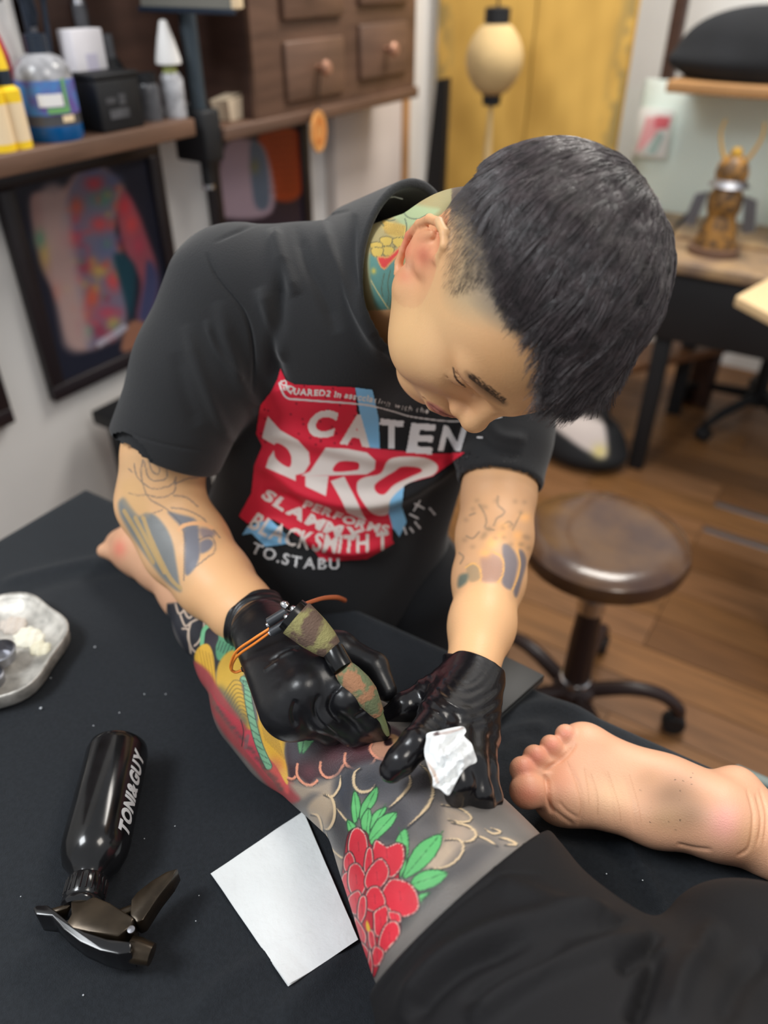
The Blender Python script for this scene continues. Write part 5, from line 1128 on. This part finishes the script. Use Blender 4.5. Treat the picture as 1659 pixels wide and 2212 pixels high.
# chest print: its own thin layer lying on the cloth
bvh = BVHTree.FromPolygons([tuple(v) for v in V], [tuple(int(i) for i in q) for q in Q])
gx_, gy_ = np.meshgrid(np.arange(505, 1105, 1.7), np.arange(780, 1250, 1.7), indexing='ij'); X = gx_.ravel(); Y = gy_.ravel()
pa = Art(X, Y, (30, 31, 34)).tr(2.37, 480, 760); KEY = (30, 31, 34)
red, wht, blu = (222, 44, 66), (232, 222, 214), (136, 196, 236)
hv = Art(X, Y, (0, 0, 0)).tr(2.37, 480, 760)
def pf(p, c, **k): pa.fill(p, c, 1.5, **k); hv.fill(p, (255, 255, 255), 1.5, **{q: w_ for q, w_ in k.items() if q == 'sm'})
pf([(300, 75), (330, 140), (375, 162), (680, 178), (690, 300), (750, 490), (1060, 520), (1250, 515), (1075, 640), (1000, 660), (900, 690), (850, 830), (870, 860), (870, 960), (880, 980), (740, 1060), (510, 1075), (480, 1030), (400, 950), (260, 860), (130, 880), (85, 840), (150, 720), (165, 580), (205, 480), (175, 420), (190, 270), (250, 200), (285, 130)], red, sm=0)
for _ in range(60): x, y = rng.uniform(200, 800), rng.uniform(170, 500); pa.blob(x, y, 5, 5, (70, 16, 26), .8)
pf([(680, 178), (770, 190), (800, 330), (808, 495), (755, 490), (720, 400), (700, 300)], blu, sm=0)
pf([(800, 760), (935, 665), (920, 790), (945, 870), (905, 950), (870, 900), (850, 820)], blu, sm=0); pf([(100, 940), (130, 890), (250, 860), (340, 940), (350, 980), (220, 1000), (150, 930)], blu, sm=0)
def pl(ch, q, c=wht, bold=.05): letter(pa, ch, q, c, bold); letter(hv, ch, q, (255, 255, 255), bold)
pl('C', [(460, 292), (600, 298), (565, 440), (424, 436)]); pl('A', [(655, 312), (745, 318), (755, 490), (600, 470)]); pl('T', [(805, 335), (930, 350), (925, 500), (802, 492)], (228, 226, 226)); pl('E', [(965, 360), (1098, 368), (1072, 525), (938, 515)], (228, 226, 226)); pl('N', [(1130, 372), (1262, 385), (1225, 515), (1098, 508)], (228, 226, 226)); pl('-', [(1305, 430), (1340, 432), (1336, 446), (1303, 444)], (228, 226, 226))
class Both:
    pass
def pt(txt, path, h, c, **k):
    q = np.asarray(path, float) / 2.37 + (480, 760)
    pa.tr(1, 0, 0); hv.tr(1, 0, 0); path_text(pa, txt, q, h / 2.37, c, **k); path_text(hv, txt, q, h / 2.37, (255, 255, 255), **k); pa.tr(2.37, 480, 760); hv.tr(2.37, 480, 760)
def ps(path, w_, c): pa.stroke(path, w_ / 2.37, c); hv.stroke(path, w_ / 2.37, (255, 255, 255))
pt('DSQUARED2 in ssscclation with the', [(297, 150), (318, 196), (360, 215), (450, 222), (560, 228), (700, 246), (800, 264), (880, 286), (960, 304), (1060, 316)], 34, (226, 220, 214), bold=.045, slant=.1)
pt('assn', [(1370, 318), (1450, 314)], 26, (226, 222, 220), bold=.05)
ps([(295, 160), (330, 230), (420, 243), (700, 264), (800, 282), (880, 304), (960, 328), (1100, 348), (1220, 354), (1350, 348), (1430, 334)], 10, (228, 222, 218))
pf([(235, 325), (300, 400), (390, 450), (445, 510), (450, 570), (420, 620), (375, 632), (375, 662), (225, 592), (240, 545), (280, 480), (207, 440)], wht, sm=0); pf([(275, 465), (330, 490), (355, 540), (345, 590), (300, 570), (270, 530)], red)
pf([(530, 488), (640, 495), (740, 515), (785, 555), (780, 600), (740, 625), (560, 632), (400, 634), (450, 610)], wht, sm=0); pf([(600, 560), (690, 562), (700, 590), (680, 605), (570, 610)], red)
pf([(425, 634), (545, 634), (530, 740), (425, 690)], wht, sm=0); pf([(555, 660), (625, 636), (740, 868), (640, 820)], wht, sm=0)
pf([(810, 620), (850, 552), (940, 535), (1050, 545), (1102, 585), (1080, 630), (1000, 655), (930, 690), (860, 760), (845, 830), (770, 825), (700, 740), (690, 670), (730, 640)], wht, sm=4); pf([(880, 610), (920, 585), (1000, 590), (1020, 612), (960, 640), (880, 680), (830, 730), (790, 720), (780, 680), (830, 640)], red, sm=4)
pt('PERFORMS', [(408, 795), (560, 850), (700, 905), (850, 935)], 46, wht, bold=.05, slant=.2); pt('SLAMMY', [(195, 745), (330, 830), (520, 925), (720, 975)], 62, wht, bold=.05)
pt('BLACKSMITH T', [(130, 895), (250, 960), (420, 1010), (640, 1030), (860, 1010)], 92, wht, bold=.03, slant=.1); pt('TO.STABU', [(140, 1025), (260, 1075), (420, 1110), (610, 1115)], 62, (226, 226, 226), bold=.05, slant=.0)
for p_ in ([(985, 775), (1030, 800)], [(960, 830), (1000, 850)], [(1060, 800), (1085, 830)], [(985, 870), (1010, 900)], [(930, 900), (940, 930)], [(980, 810), (1010, 760)], [(960, 900), (975, 920)]): ps(p_, 14, (220, 220, 222))
keep = hv.C[:, 0] > 60; gi = np.full(len(X), -1); cnt_ = 0; PV = np.zeros((len(X), 3))
nx_, ny_ = gx_.shape; kk = keep.reshape(nx_, ny_); need = np.zeros_like(kk); need |= kk
for i in np.where(keep)[0]:
    dr = ray(X[i], Y[i]); dr = dr / np.linalg.norm(dr); h_ = bvh.ray_cast(tuple(CAM), tuple(dr))
    if h_[0] is None: continue
    nn_ = np.array(h_[1]); nn_ = nn_ if nn_ @ dr < 0 else -nn_; PV[i] = np.array(h_[0]) - dr * .0006 + nn_ * .0010; gi[i] = cnt_; cnt_ += 1
ii = np.arange(len(X)).reshape(nx_, ny_); q = np.stack([ii[:-1, :-1], ii[:-1, 1:], ii[1:, 1:], ii[1:, :-1]], -1).reshape(-1, 4)
q = q[(gi[q] >= 0).all(1)]; dd = PV[q] @ FW; q = q[(dd.max(1) - dd.min(1)) < .012]
M['ink'] = mat('screen_print', attr=True, rough=.6, spec=.3)
sel = gi >= 0; raw('chest_print', PV[sel], gi[q], M['ink'], shirt, cols=pa.lin()[sel])
# stitched seam thread at the collar
tube('collar_thread', [U(824, 423, .80), U(838, 427, .80), U(852, 425, .80), U(870, 430, .80)], .0006, M['white'], shirt, 5)

# ------------------------------------------------------------------ trousers and shoes
def ftr(P):
    d = ecap(P, HIPC + A3(0, 0, .12), HIPC, (1, 0, 0), (.158, .112), (.165, .125))
    for s in (-1, 1):
        h0 = HIPC + A3(s * .085, 0, -.02); k = A3(HIPC[0] + s * .17, .36, .545); an = A3(HIPC[0] + s * .18, .40, .10)
        d = smin(d, chain(P, [h0, k], [.085, .066], .03), .03); d = smin(d, chain(P, [k, an], [.064, .05], .03), .02)
    return d
V, Q = mesh_sdf(ftr, HIPC + A3(-.30, -.48, -.58), HIPC + A3(.30, .18, .26), .007)
raw('trousers', V, Q, mat('black_trouser_cloth', (20, 21, 24), .85, bump=(300, .2)), ar_)
for s in (-1, 1):
    a = A3(HIPC[0] + s * .18, .40, .0)
    V, Q = mesh_sdf(lambda P: smax(smin(ell(P, a + A3(0, -.06, .045), (.045, .13, .045)), sph(P, a + A3(0, .0, .07), .052), .03), .003 - P[:, 2], .006), a + A3(-.1, -.25, -.02), a + A3(.1, .12, .16), .006)
    raw('shoe', V, Q, M['black'], ar_)
make_stool(HIPC, 'stool hidden beneath the seated tattoo artist', .475, .1)

# ------------------------------------------------------------------ gloves
M['glove'] = mat('black_nitrile', (20, 20, 23), .33, spec=.55, bump=(70, .25), stretch=(1, 1, 1))
def finger(P, pts, rad, k=.005): return chain(P, pts, rad, k)
Rw = Z(557, 1345, .925)
RH = dict(mcp=PZ([(690, 1455, .968), (657, 1487, .968), (628, 1512, .957), (603, 1530, .944)]))
RF = [([RH['mcp'][0]] + PZ([(748, 1508, .962), (796, 1555, .938), (822, 1578, .922)]), [.0150, .0122, .0112, .0092]),
      ([RH['mcp'][1]] + PZ([(702, 1550, .945), (760, 1582, .925), (800, 1588, .914)]), [.0150, .0125, .0110, .0092]),
      ([RH['mcp'][2]] + PZ([(655, 1560, .932), (712, 1582, .914), (740, 1582, .908)]), [.0145, .0120, .0105, .0090]),
      ([RH['mcp'][3]] + PZ([(622, 1556, .922), (668, 1572, .908), (700, 1574, .905)]), [.0135, .0112, .0100, .0085]),
      (PZ([(610, 1390, .935), (735, 1400, .935), (808, 1440, .930), (835, 1492, .920)]), [.0180, .0145, .0130, .0098])]
def frh(P):
    d = None
    for m in RH['mcp']: e = rc(P, Rw + (m - Rw) * .12, m, .024, .0158); d = e if d is None else smin(d, e, .012)
    d = smin(d, rc(P, Rw + (RH['mcp'][2] - Rw) * .3, RH['mcp'][2] - A3(0, 0, .02), .022, .022), .015)
    d = smin(d, rc(P, RF[4][0][0], RF[4][0][1], .019, .0145), .012)
    for p, r_ in RF: d = smin(d, finger(P, p, r_), .006)
    # cuff
    c0, c1 = U(546, 1334, .816), U(588, 1380, .79); ax = nrm(c1 - c0)
    d = smin(d, rc(P, c0, c1, .0375, .0290), .008); d = smax(d, -((P - np.float32(c0 + ax * .002)) @ np.float32(ax)), .002)
    cav = np.maximum(rc(P, c0 - ax * .03, c1, .0350, .026), (P - np.float32(c0 + ax * .02)) @ np.float32(ax))
    d = np.maximum(d, -cav)
    h, q_ = seg(P, c0, U(640, 1440, .735)); an = np.sin(P @ np.float32(ax) * 900 + 3 * np.sin(P @ np.float32(A3(60, 40, 80)))) ; d = d + .0009 * an * np.clip(1 - (np.linalg.norm(P - np.float32(U(565, 1355, .80)), axis=1) / .075), 0, 1)
    return d
V, Q = mesh_sdf(frh, A3(-.53, .27, .86), A3(-.16, .52, 1.03), .0022, 1)
V = folds(V, Q, [([(740, 1480), (718, 1500), (712, 1530), (735, 1560)], 4, -.003), ([(690, 1500), (680, 1530), (690, 1560), (730, 1590)], 4, -.002), ([(775, 1530), (785, 1525)], 3, -.0015), ([(765, 1550), (790, 1535)], 3, -.0012), ([(640, 1510), (632, 1540), (640, 1570)], 6, -.002), ([(600, 1420), (640, 1400)], 4, .0015), ([(580, 1430), (620, 1405), (650, 1400)], 4, -.0015), ([(570, 1450), (600, 1430)], 3, .0012)], 0)
g1 = raw('glove', V, Q, M['glove'], ar_); g1['label'] = 'black nitrile glove gripping the tattoo machine'
Lw = Z(1030, 1450, .922)
LM = PZ([(948, 1548, .950), (985, 1562, .948), (1018, 1575, .936), (1042, 1590, .922)])
LF_ = [([LM[0]] + PZ([(898, 1606, .966), (866, 1642, .961), (846, 1664, .953)]), [.0150, .0122, .0112, .0098]), ([LM[1]] + PZ([(985, 1640, .958), (992, 1690, .950), (989, 1716, .940)]), [.0150, .0125, .0115, .0105]),
       ([LM[2]] + PZ([(1020, 1655, .948), (1034, 1712, .938), (1046, 1740, .926)]), [.0145, .0120, .0105, .0090]), ([LM[3]] + PZ([(1045, 1660, .934), (1058, 1725, .920), (1064, 1764, .906)]), [.0135, .0108, .0098, .0050]),
       (PZ([(990, 1475, .915), (928, 1502, .922), (876, 1526, .918), (842, 1548, .910)]), [.0200, .0150, .0125, .0100])]
def flh(P):
    d = None
    for m in LM: e = rc(P, Lw + (m - Lw) * .1, m, .0215, .0158); d = e if d is None else smin(d, e, .012)
    d = smin(d, rc(P, LF_[4][0][0], LF_[4][0][1], .020, .015), .016); d = smin(d, rc(P, LF_[4][0][0], LM[0], .016, .014), .014)
    for p, r_ in LF_: d = smin(d, finger(P, p, r_), .005)
    c0, c1 = U(1025, 1436, .752), U(1010, 1490, .735); ax = nrm(c1 - c0 + nrm(RT) * -.006)
    d = smin(d, rc(P, c0, c1, .0325, .026), .008); d = smax(d, -((P - np.float32(c0 + ax * .004)) @ np.float32(LCN)), .002)
    cav = np.maximum(rc(P, c0 - ax * .03, c1, .0300, .0240), (P - np.float32(c0 + ax * .02)) @ np.float32(LCN))
    return np.maximum(d, -cav)
LCN = nrm((U(1010, 1520, .73) - U(1022, 1440, .75)) + (U(955, 1500, .75) - U(1022, 1440, .75)) * .55)
V, Q = mesh_sdf(flh, A3(-.32, .26, .85), A3(-.05, .58, 1.02), .0022, 1)
X, Y, D = proj(V); N_ = vnormals(V, Q)
th = np.arctan2(Y - 1420, X - 1010); rr_ = np.hypot(X - 1010, Y - 1420)
wr = np.sin(rr_ / 3.3 + 2.2 * np.sin(th * 3) + 3 * vnoise(np.stack([X, Y], 1), .03, 3)) * (.3 + vnoise(np.stack([X, Y], 1), .06, 9)) * np.clip((rr_ - 40) / 30, 0, 1) * np.clip((200 - rr_) / 70, 0, 1)
V = V + N_ * (wr * .00032)[:, None]
g2 = raw('glove', V, Q, mat('wet_black_nitrile', (20, 19, 22), .22, spec=.6, bump=(90, .2)), ar_); g2['label'] = 'wet wrinkled black nitrile glove stretching the skin'

# ------------------------------------------------------------------ tattoo machine in the right hand
def mz(px, py, z): return Z(px, py, z)
M['camo'] = mat('camouflage_wrap', (146, 140, 92), .95, noise=(42, 1), mixc=(104, 84, 72), bump=(350, .6), stretch=(1.6, .7, 1.6))
M['camo2'] = mat('camouflage_wrap_green', (110, 118, 86), .95, noise=(85, 1), mixc=(160, 116, 86), bump=(350, .6))
pR, pN, pC, pG, pW, pE, pT = mz(640, 1335, 1.012), mz(719, 1403, .992), mz(729, 1424, .988), mz(741, 1444, .984), mz(781, 1491, .968), mz(817, 1542, .948), mz(838, 1588, .925)
tm = thing('tattoo_machine', 'tattoo machine wrapped in camouflage bandage held by the gloved hand', 'tattoo machine', pE)
def loft(name, pts, rad, m_, n=20, par=tm): V, Fc = tubev(cr(pts, 5), np.interp(np.linspace(0, 1, (len(pts) - 1) * 5 + 1), np.linspace(0, 1, len(rad)), rad), n); return sharp(raw(name, V, Fc, m_, par), 50)
loft('wrapped_body', [pR, pR + (pN - pR) * .5, pN], [.0168, .0160, .0148, .0125, .0088], M['camo'])
loft('coupling', [pN, pC, pG], [.0092, .0096, .0096, .0092], M['blackgloss'])
loft('grip', [pG, pW, pE], [.0085, .0104, .0116, .0112, .0080, .0055], M['camo2'])
loft('needle_tube', [pE, pE + (pT - pE) * .6, pT], [.0045, .0032, .0016], mat('green_tip', (126, 138, 96), .35), 12)
loft('end_cap', [pR - nrm(pN - pR) * .006, pR + nrm(pN - pR) * .002], [.0150, .0152, .0152], M['blackgloss'])
ax = nrm(pR - pN)
for k, (dx, dy) in enumerate(((-8, -12), (8, -4), (-2, 10))):
    b = pR + RT * dx * .0005 - UP * dy * .0005 + ax * .004; lathe('contact', [(.001, 0), (.0032, .001), (.0036, .004), (.002, .007), (.0005, .008)], M['chrome'], tm, b, ax, 12)
pl1, pl2 = U(626, 1342, .665), U(586, 1366, .668)
for k, o_ in enumerate((A3(0, 0, 0), (U(600, 1330, .666) - U(606, 1352, .666)))):
    tube('plug', [pl1 + o_, pl2 + o_], [.0042, .0040], mat('dark_grey_plug', (58, 60, 64), .4), tm, 14); tube('pin', [pl1 + o_, U(650, 1330, .672) + o_ * .3], .0011, M['chrome'], tm, 8)
    lathe('ferrule', [(.0004, -.002), (.0024, -.0015), (.0024, .002), (.0004, .0025)], M['chrome'], tm, pl2 + o_ * .8, nrm(pl2 - pl1), 12)
M['orange'] = mat('orange_cable', (240, 138, 52), .45)
tube('wire', cr([U(582, 1358, .668), U(545, 1382, .672), U(510, 1408, .69), U(498, 1440, .71), U(508, 1452, .715), U(526, 1446, .712)], 6), .0013, M['orange'], tm, 8)
tube('wire', cr([U(583, 1366, .669), U(550, 1390, .674), U(516, 1414, .69), U(503, 1432, .705), U(500, 1446, .712)], 6), .0013, M['orange'], tm, 8)
tube('cable', cr([U(652, 1308, .69), U(672, 1300, .72), U(700, 1292, .76), U(728, 1291, .80), U(744, 1297, .84)], 6), np.linspace(.0018, .0028, 25), mat('terracotta_cable', (196, 108, 66), .5), tm, 8)
tube('wire_clip', [U(524, 1446, .712), U(540, 1440, .71)], .003, M['blackgloss'], tm, 8)
# ================================================================== things lying on the bed
# black spray bottle
bt_ = thing('spray_bottle', 'black spray bottle lying on the bed cover', 'spray bottle', Z(220, 1850, BZ + .002))
r_b = .0300
b0, b1 = Z(247, 1655, BZ + .032), Z(207, 1828, BZ + .032); bax = nrm(b1 - b0); Lb_ = np.linalg.norm(b1 - b0)
bn_ = Z(203, 1890, BZ + .030); bax2 = nrm(bn_ - b0)
M['bottle'] = mat('glossy_black_bottle', (12, 12, 13), .16, spec=.6, noise=(26, .5), mixc=(26, 26, 28))
lathe('body', [(.002, -.0245), (r_b * .82, -.0245), (r_b * .95, -.021), (r_b, -.014), (r_b, Lb_ - .004), (r_b * .97, Lb_ + .006), (r_b * .84, Lb_ + .017), (r_b * .62, Lb_ + .024), (.0145, Lb_ + .029), (.0135, Lb_ + .034)], M['bottle'], bt_, b0, bax, 48)
cz = b0 + bax * (Lb_ + .031)
prf = [(.0165, 0), (.0170, .001), (.0170, .018), (.0160, .0195), (.0172, .021), (.0172, .0235), (.0150, .026)]
cap_ = lathe('screw_collar', prf, M['bottle'], bt_, cz, bax, 40)
x_, y_, z_ = frame(bax, (0, 1, 0))
for k in range(22):
    a = 2 * math.pi * k / 22; p = cz + (x_ * math.cos(a) + y_ * math.sin(a)) * .0171
    tube('rib', [p + bax * .003, p + bax * .016], .0008, M['bottle'], cap_, 5)
neck_e = Z(200, 1955, BZ + .032)
M['bronzeblack'] = mat('bronze_black_plastic', (66, 56, 44), .26, spec=.6, metal=.65, noise=(60, .4))
nk0 = cz + bax * .024; hd0 = Z(203, 1985, BZ + .032)
V_, F__ = tubev(cr([nk0, nk0 + (hd0 - nk0) * .5, hd0], 5), np.linspace(.0132, .0105, 11), 24); raw('sprayer_neck', V_, F__, M['bottle'], bt_)
# sprayer head: outlines in the bed plane, each a solid of its own thickness
def slab(name, pts, z0, z1, m_, par=bt_, bev=.0015):
    P = [Z(a, b, (z0 + z1) / 2) for a, b in pts]; o = P[0]; return prism(name, [((p - o)[0], (p - o)[1]) for p in P], A3(o[0], o[1], z0), (1, 0, 0), (0, 1, 0), (0, 0, 1), z1 - z0, m_, par, bev)
slab('sprayer_housing', [(160, 1955), (215, 1955), (245, 1968), (296, 2000), (292, 2018), (262, 2040), (200, 2030), (165, 2022), (152, 2010), (162, 1992)], BZ + .018, BZ + .045, M['bronzeblack'])
slab('sprayer_top', [(80, 1980), (88, 1973), (112, 1973), (126, 1984), (160, 2012), (190, 2030), (240, 2046), (290, 2052), (290, 2076), (262, 2080), (225, 2072), (180, 2052), (146, 2026), (120, 1998), (86, 1994)], BZ + .016, BZ + .044, M['bottle'])
slab('back_strut', [(112, 1974), (140, 1966), (160, 1953), (166, 1960), (150, 1974), (122, 1984)], BZ + .022, BZ + .04, M['bronzeblack'])
slab('trigger', [(288, 1956), (300, 1940), (330, 1916), (362, 1896), (388, 1888), (374, 1914), (346, 1950), (328, 1978), (314, 2000), (300, 2006), (286, 1990)], BZ + .022, BZ + .042, M['bronzeblack'])
tube('piston', [Z(255, 1976, BZ + .032), Z(292, 1962, BZ + .032)], .004, M['bronzeblack'], bt_, 12)
lathe('pivot_pin', [(.0005, 0), (.003, .0005), (.003, .002), (.0005, .0025)], M['steel'], bt_, Z(284, 2010, BZ + .045), (0, 0, 1), 14)
nz0, nz1 = Z(278, 2048, BZ + .030), Z(328, 2062, BZ + .028)
noz = lathe('nozzle', [(.006, 0), (.0095, .001), (.0100, .008), (.0085, np.linalg.norm(nz1 - nz0)), (.004, np.linalg.norm(nz1 - nz0) + .0005)], M['bronzeblack'], bt_, nz0, nz1 - nz0, 24)
# lettering along the bottle
tx = np.cross(bax, (0, 0, 1)); tx = nrm(tx); tx = tx if tx @ RT > 0 else -tx
def onb(s, a, r_=r_b + .0004): return b0 + bax * s + (tx * math.cos(a) + A3(0, 0, 1) * math.sin(a)) * r_
H0 = glyph('H', .05)[2][1]; word = 'TONI&GUY'; ws = [glyph(c, .05)[2][0] / H0 for c in word]; hgt = .0150; s_ = Lb_ - .002; tot = sum(ws) + .06 * 7
span = Lb_ + .002; kx = span / tot
M['letter'] = mat('silver_grey_print', (196, 198, 200), .5)
for c, wv in zip(word, ws):
    Vg, Tg, dm = glyph(c, .05); V3 = []
    tri = [Vg[list(t)] for t in Tg]
    for _ in range(2): tri = [np.array(q) for a, b, d in tri for q in ((a, (a+b)/2, (a+d)/2), ((a+b)/2, b, (b+d)/2), ((a+d)/2, (b+d)/2, d), ((a+b)/2, (b+d)/2, (a+d)/2))]
    Vg = np.concatenate(tri); Tg = np.arange(len(Vg)).reshape(-1, 3)
    hh_ = dm[1] / H0
    for u, v in Vg: V3.append(onb(s_ - u * wv * kx - (v * hh_ - .5) * .0028, .46 + (v * hh_ - .5) * hgt / r_b))
    raw('lettering', V3, [tuple(t) for t in Tg], M['letter'], bt_, False); s_ -= (wv + .06) * kx

# folded paper towel
tw = thing('paper_towel', 'square of folded white paper towel beside the tattooed leg', 'paper towel', Z(620, 1940, BZ + .001))
cn = [Z(457, 1886, BZ + .004), Z(622, 2126, BZ + .004), Z(772, 2026, BZ + .004), Z(655, 1752, BZ + .004)]
M['towel'] = mat('white_paper', (226, 230, 230), .9, bump=(160, .35), noise=(14, .06))
for L_ in range(3):
    n = 40; u, v = np.meshgrid(np.linspace(0, 1, n), np.linspace(0, 1, n), indexing='ij'); u = u.ravel()[:, None]; v = v.ravel()[:, None]; off = (2 - L_) * .0011
    P = cn[0] * (1-u) * (1-v) + cn[1] * u * (1-v) + cn[2] * u * v + cn[3] * (1-u) * v; ctr = P.mean(0); P = ctr + (P - ctr) * (1 + .008 * (2 - L_)) + A3(.0008 * L_, -.0006 * L_, 0)
    P[:, 2] = BZ + .0015 + .0013 * L_ + .0020 * vnoise(P[:, :2], 60, 3) + .0012 * np.exp(-((u[:, 0] - .72 - .15 * v[:, 0]) / .03) ** 2) + (.003 * np.clip(1 - np.hypot(u[:, 0] - 1, v[:, 0]) / .3, 0, 1) if L_ == 2 else 0)
    i = np.arange(n * n).reshape(n, n); Qs = np.stack([i[:-1, :-1], i[1:, :-1], i[1:, 1:], i[:-1, 1:]], -1).reshape(-1, 4)
    raw('paper_layer', P, Qs, M['towel'], tw)

# crumpled tissue held in the left hand
ol_ = [(923, 1584), (950, 1578), (975, 1572), (1000, 1569), (1007, 1580), (1003, 1590), (1018, 1605), (1024, 1622), (1030, 1645), (1012, 1655), (998, 1668), (985, 1690), (976, 1708), (967, 1718), (950, 1704), (936, 1700), (934, 1680), (924, 1655), (916, 1625), (920, 1600)]
ti = thing('crumpled_tissue', 'crumpled white tissue held between the gloved fingers', 'tissue', U(970, 1640, .65))
ob_ = cr(ol_, 4, True); cen = np.array([970, 1632.]); nr = 26; Vt = []; na = len(ob_)
for k in range(nr + 1):
    t = k / nr; Vt.append(cen + (ob_ - cen) * t)
PP = np.concatenate(Vt); Cn = (np.arange(len(PP)) // na) / nr
rg = np.abs(vnoise(PP, .055, 21) - .5) * 2; rg2 = np.abs(vnoise(PP, .12, 5) - .5) * 2
dep = np.array([Z(a, b, .957)[1] * 0 + proj(Z(a, b, .990))[2] for a, b in PP]) + .010 * Cn ** 2 + .012 * rg + .005 * rg2 - .006
Vf = np.array([U(a, b, d) for (a, b), d in zip(PP, dep)]); Vb = np.array([U(a, b, d + .007 * (1 - c) + .0008) for (a, b), d, c in zip(PP, dep, Cn)])
Qt = np.array([(k * na + i, (k + 1) * na + i, (k + 1) * na + (i + 1) % na, k * na + (i + 1) % na) for k in range(nr) for i in range(na)]); n0 = len(Vf)
edge = np.array([(nr * na + i, n0 + nr * na + i, n0 + nr * na + (i + 1) % na, nr * na + (i + 1) % na) for i in range(na)])
at = Art(np.tile(PP[:, 0], 2), np.tile(PP[:, 1], 2), (238, 240, 240)); at.stroke([(940, 1585), (960, 1584), (985, 1578), (1000, 1572)], 5, (186, 160, 150), .6); at.stroke([(925, 1650), (938, 1670), (945, 1690)], 7, (206, 176, 156), .6); at.fill([(938, 1582), (946, 1581), (948, 1588), (940, 1589)], (100, 84, 84), 2)
raw('tissue_sheet', np.concatenate([Vf, Vb]), np.concatenate([Qt, Qt[:, ::-1] + n0, edge]), mat('tissue_paper', attr=True, rough=.9), ti, cols=at.lin())

# round metal ashtray at the left edge
tc0 = Z(-26, 1432, BZ); tr = thing('metal_tray', 'worn silver fluted metal tray with ash at the left edge', 'tray', (tc0[0], tc0[1], BZ))
M['tray'] = mat('worn_silver', (214, 210, 202), .45, .45, noise=(45, .5), bump=(60, .6))
nA, V_, F_ = 64, [], []
e1 = Z(147, 1330, BZ + .02) - Z(-110, 1340, BZ + .02)
prof = [(.55, .000), (.93, .0), (1.0, .008), (1.0, .016), (1.02, .024), (1.0, .026), (.95, .022), (.86, .012), (.6, .009), (.3, .009), (.12, .0095), (.0, .0095)]
for r_, h_ in prof:
    for k in range(nA):
        a = 2 * math.pi * k / nA; lob = 1 + .045 * math.cos(a * 6 + .6) * min(1, r_ * 1.05)
        V_.append(A3(tc0[0], tc0[1], BZ + .002) + A3(math.cos(a) * .092 * r_ * lob, math.sin(a) * .092 * r_ * lob, h_))
for i in range(len(prof) - 1):
    for k in range(nA): F_.append((i*nA+k, i*nA+(k+1) % nA, (i+1)*nA+(k+1) % nA, (i+1)*nA+k))
F_.append(tuple(range(nA))[::-1]); raw('dish', V_, F_, M['tray'], tr)
pb_ = A3(tc0[0], tc0[1], BZ)
lathe('candle_cup', [(.010, .011), (.016, .012), (.019, .026), (.0165, .027), (.013, .014), (.001, .013)], M['steel'], tr, Z(10, 1440, BZ + .012), (0, 0, 1), 24, cap=False)
lathe('candle_cup', [(.010, .011), (.014, .012), (.016, .024), (.014, .025), (.011, .014), (.001, .013)], M['steel'], tr, Z(-10, 1490, BZ + .012), (0, 0, 1), 24, cap=False)
for (a, b, rx, m_) in ((62, 1378, .020, (226, 222, 206)), (88, 1402, .014, (220, 214, 190)), (30, 1352, .018, (196, 186, 176))):
    c = Z(a, b, BZ + .012); V, Q = mesh_sdf(lambda P: ell(P, c, (rx, rx * .8, .006)) + .0015 * np.sin(P[:, 0] * 500) * np.sin(P[:, 1] * 430), c - .03, c + .03, .0016); V[:, 2] = np.maximum(V[:, 2], BZ + .0105)
    raw('ash_heap', V, Q, mat('pale_ash', m_, .95, bump=(200, .5)), tr)

# thin black board between the left glove and the bed edge
bp = [Z(1176, 1462, BZ + .012), Z(1055, 1570, BZ + .012), Z(900, 1500, BZ + .012), Z(1040, 1395, BZ + .012)]
bdv = thing('black_board', 'thin black flat case lying on the bed beside the wet glove', 'case', bp[1])
o = bp[1]; prism('lid', [((p - o)[0], (p - o)[1]) for p in bp], A3(o[0], o[1], BZ + .010), (1, 0, 0), (0, 1, 0), (0, 0, 1), .005, mat('charcoal_lid', (28, 28, 27), .5), bdv, .001)
prism('base', [((p - o)[0], (p - o)[1]) for p in bp], A3(o[0], o[1], BZ + .0035), (1, 0, 0), (0, 1, 0), (0, 0, 1), .006, mat('dark_grey_base', (58, 60, 60), .4), bdv, .001)
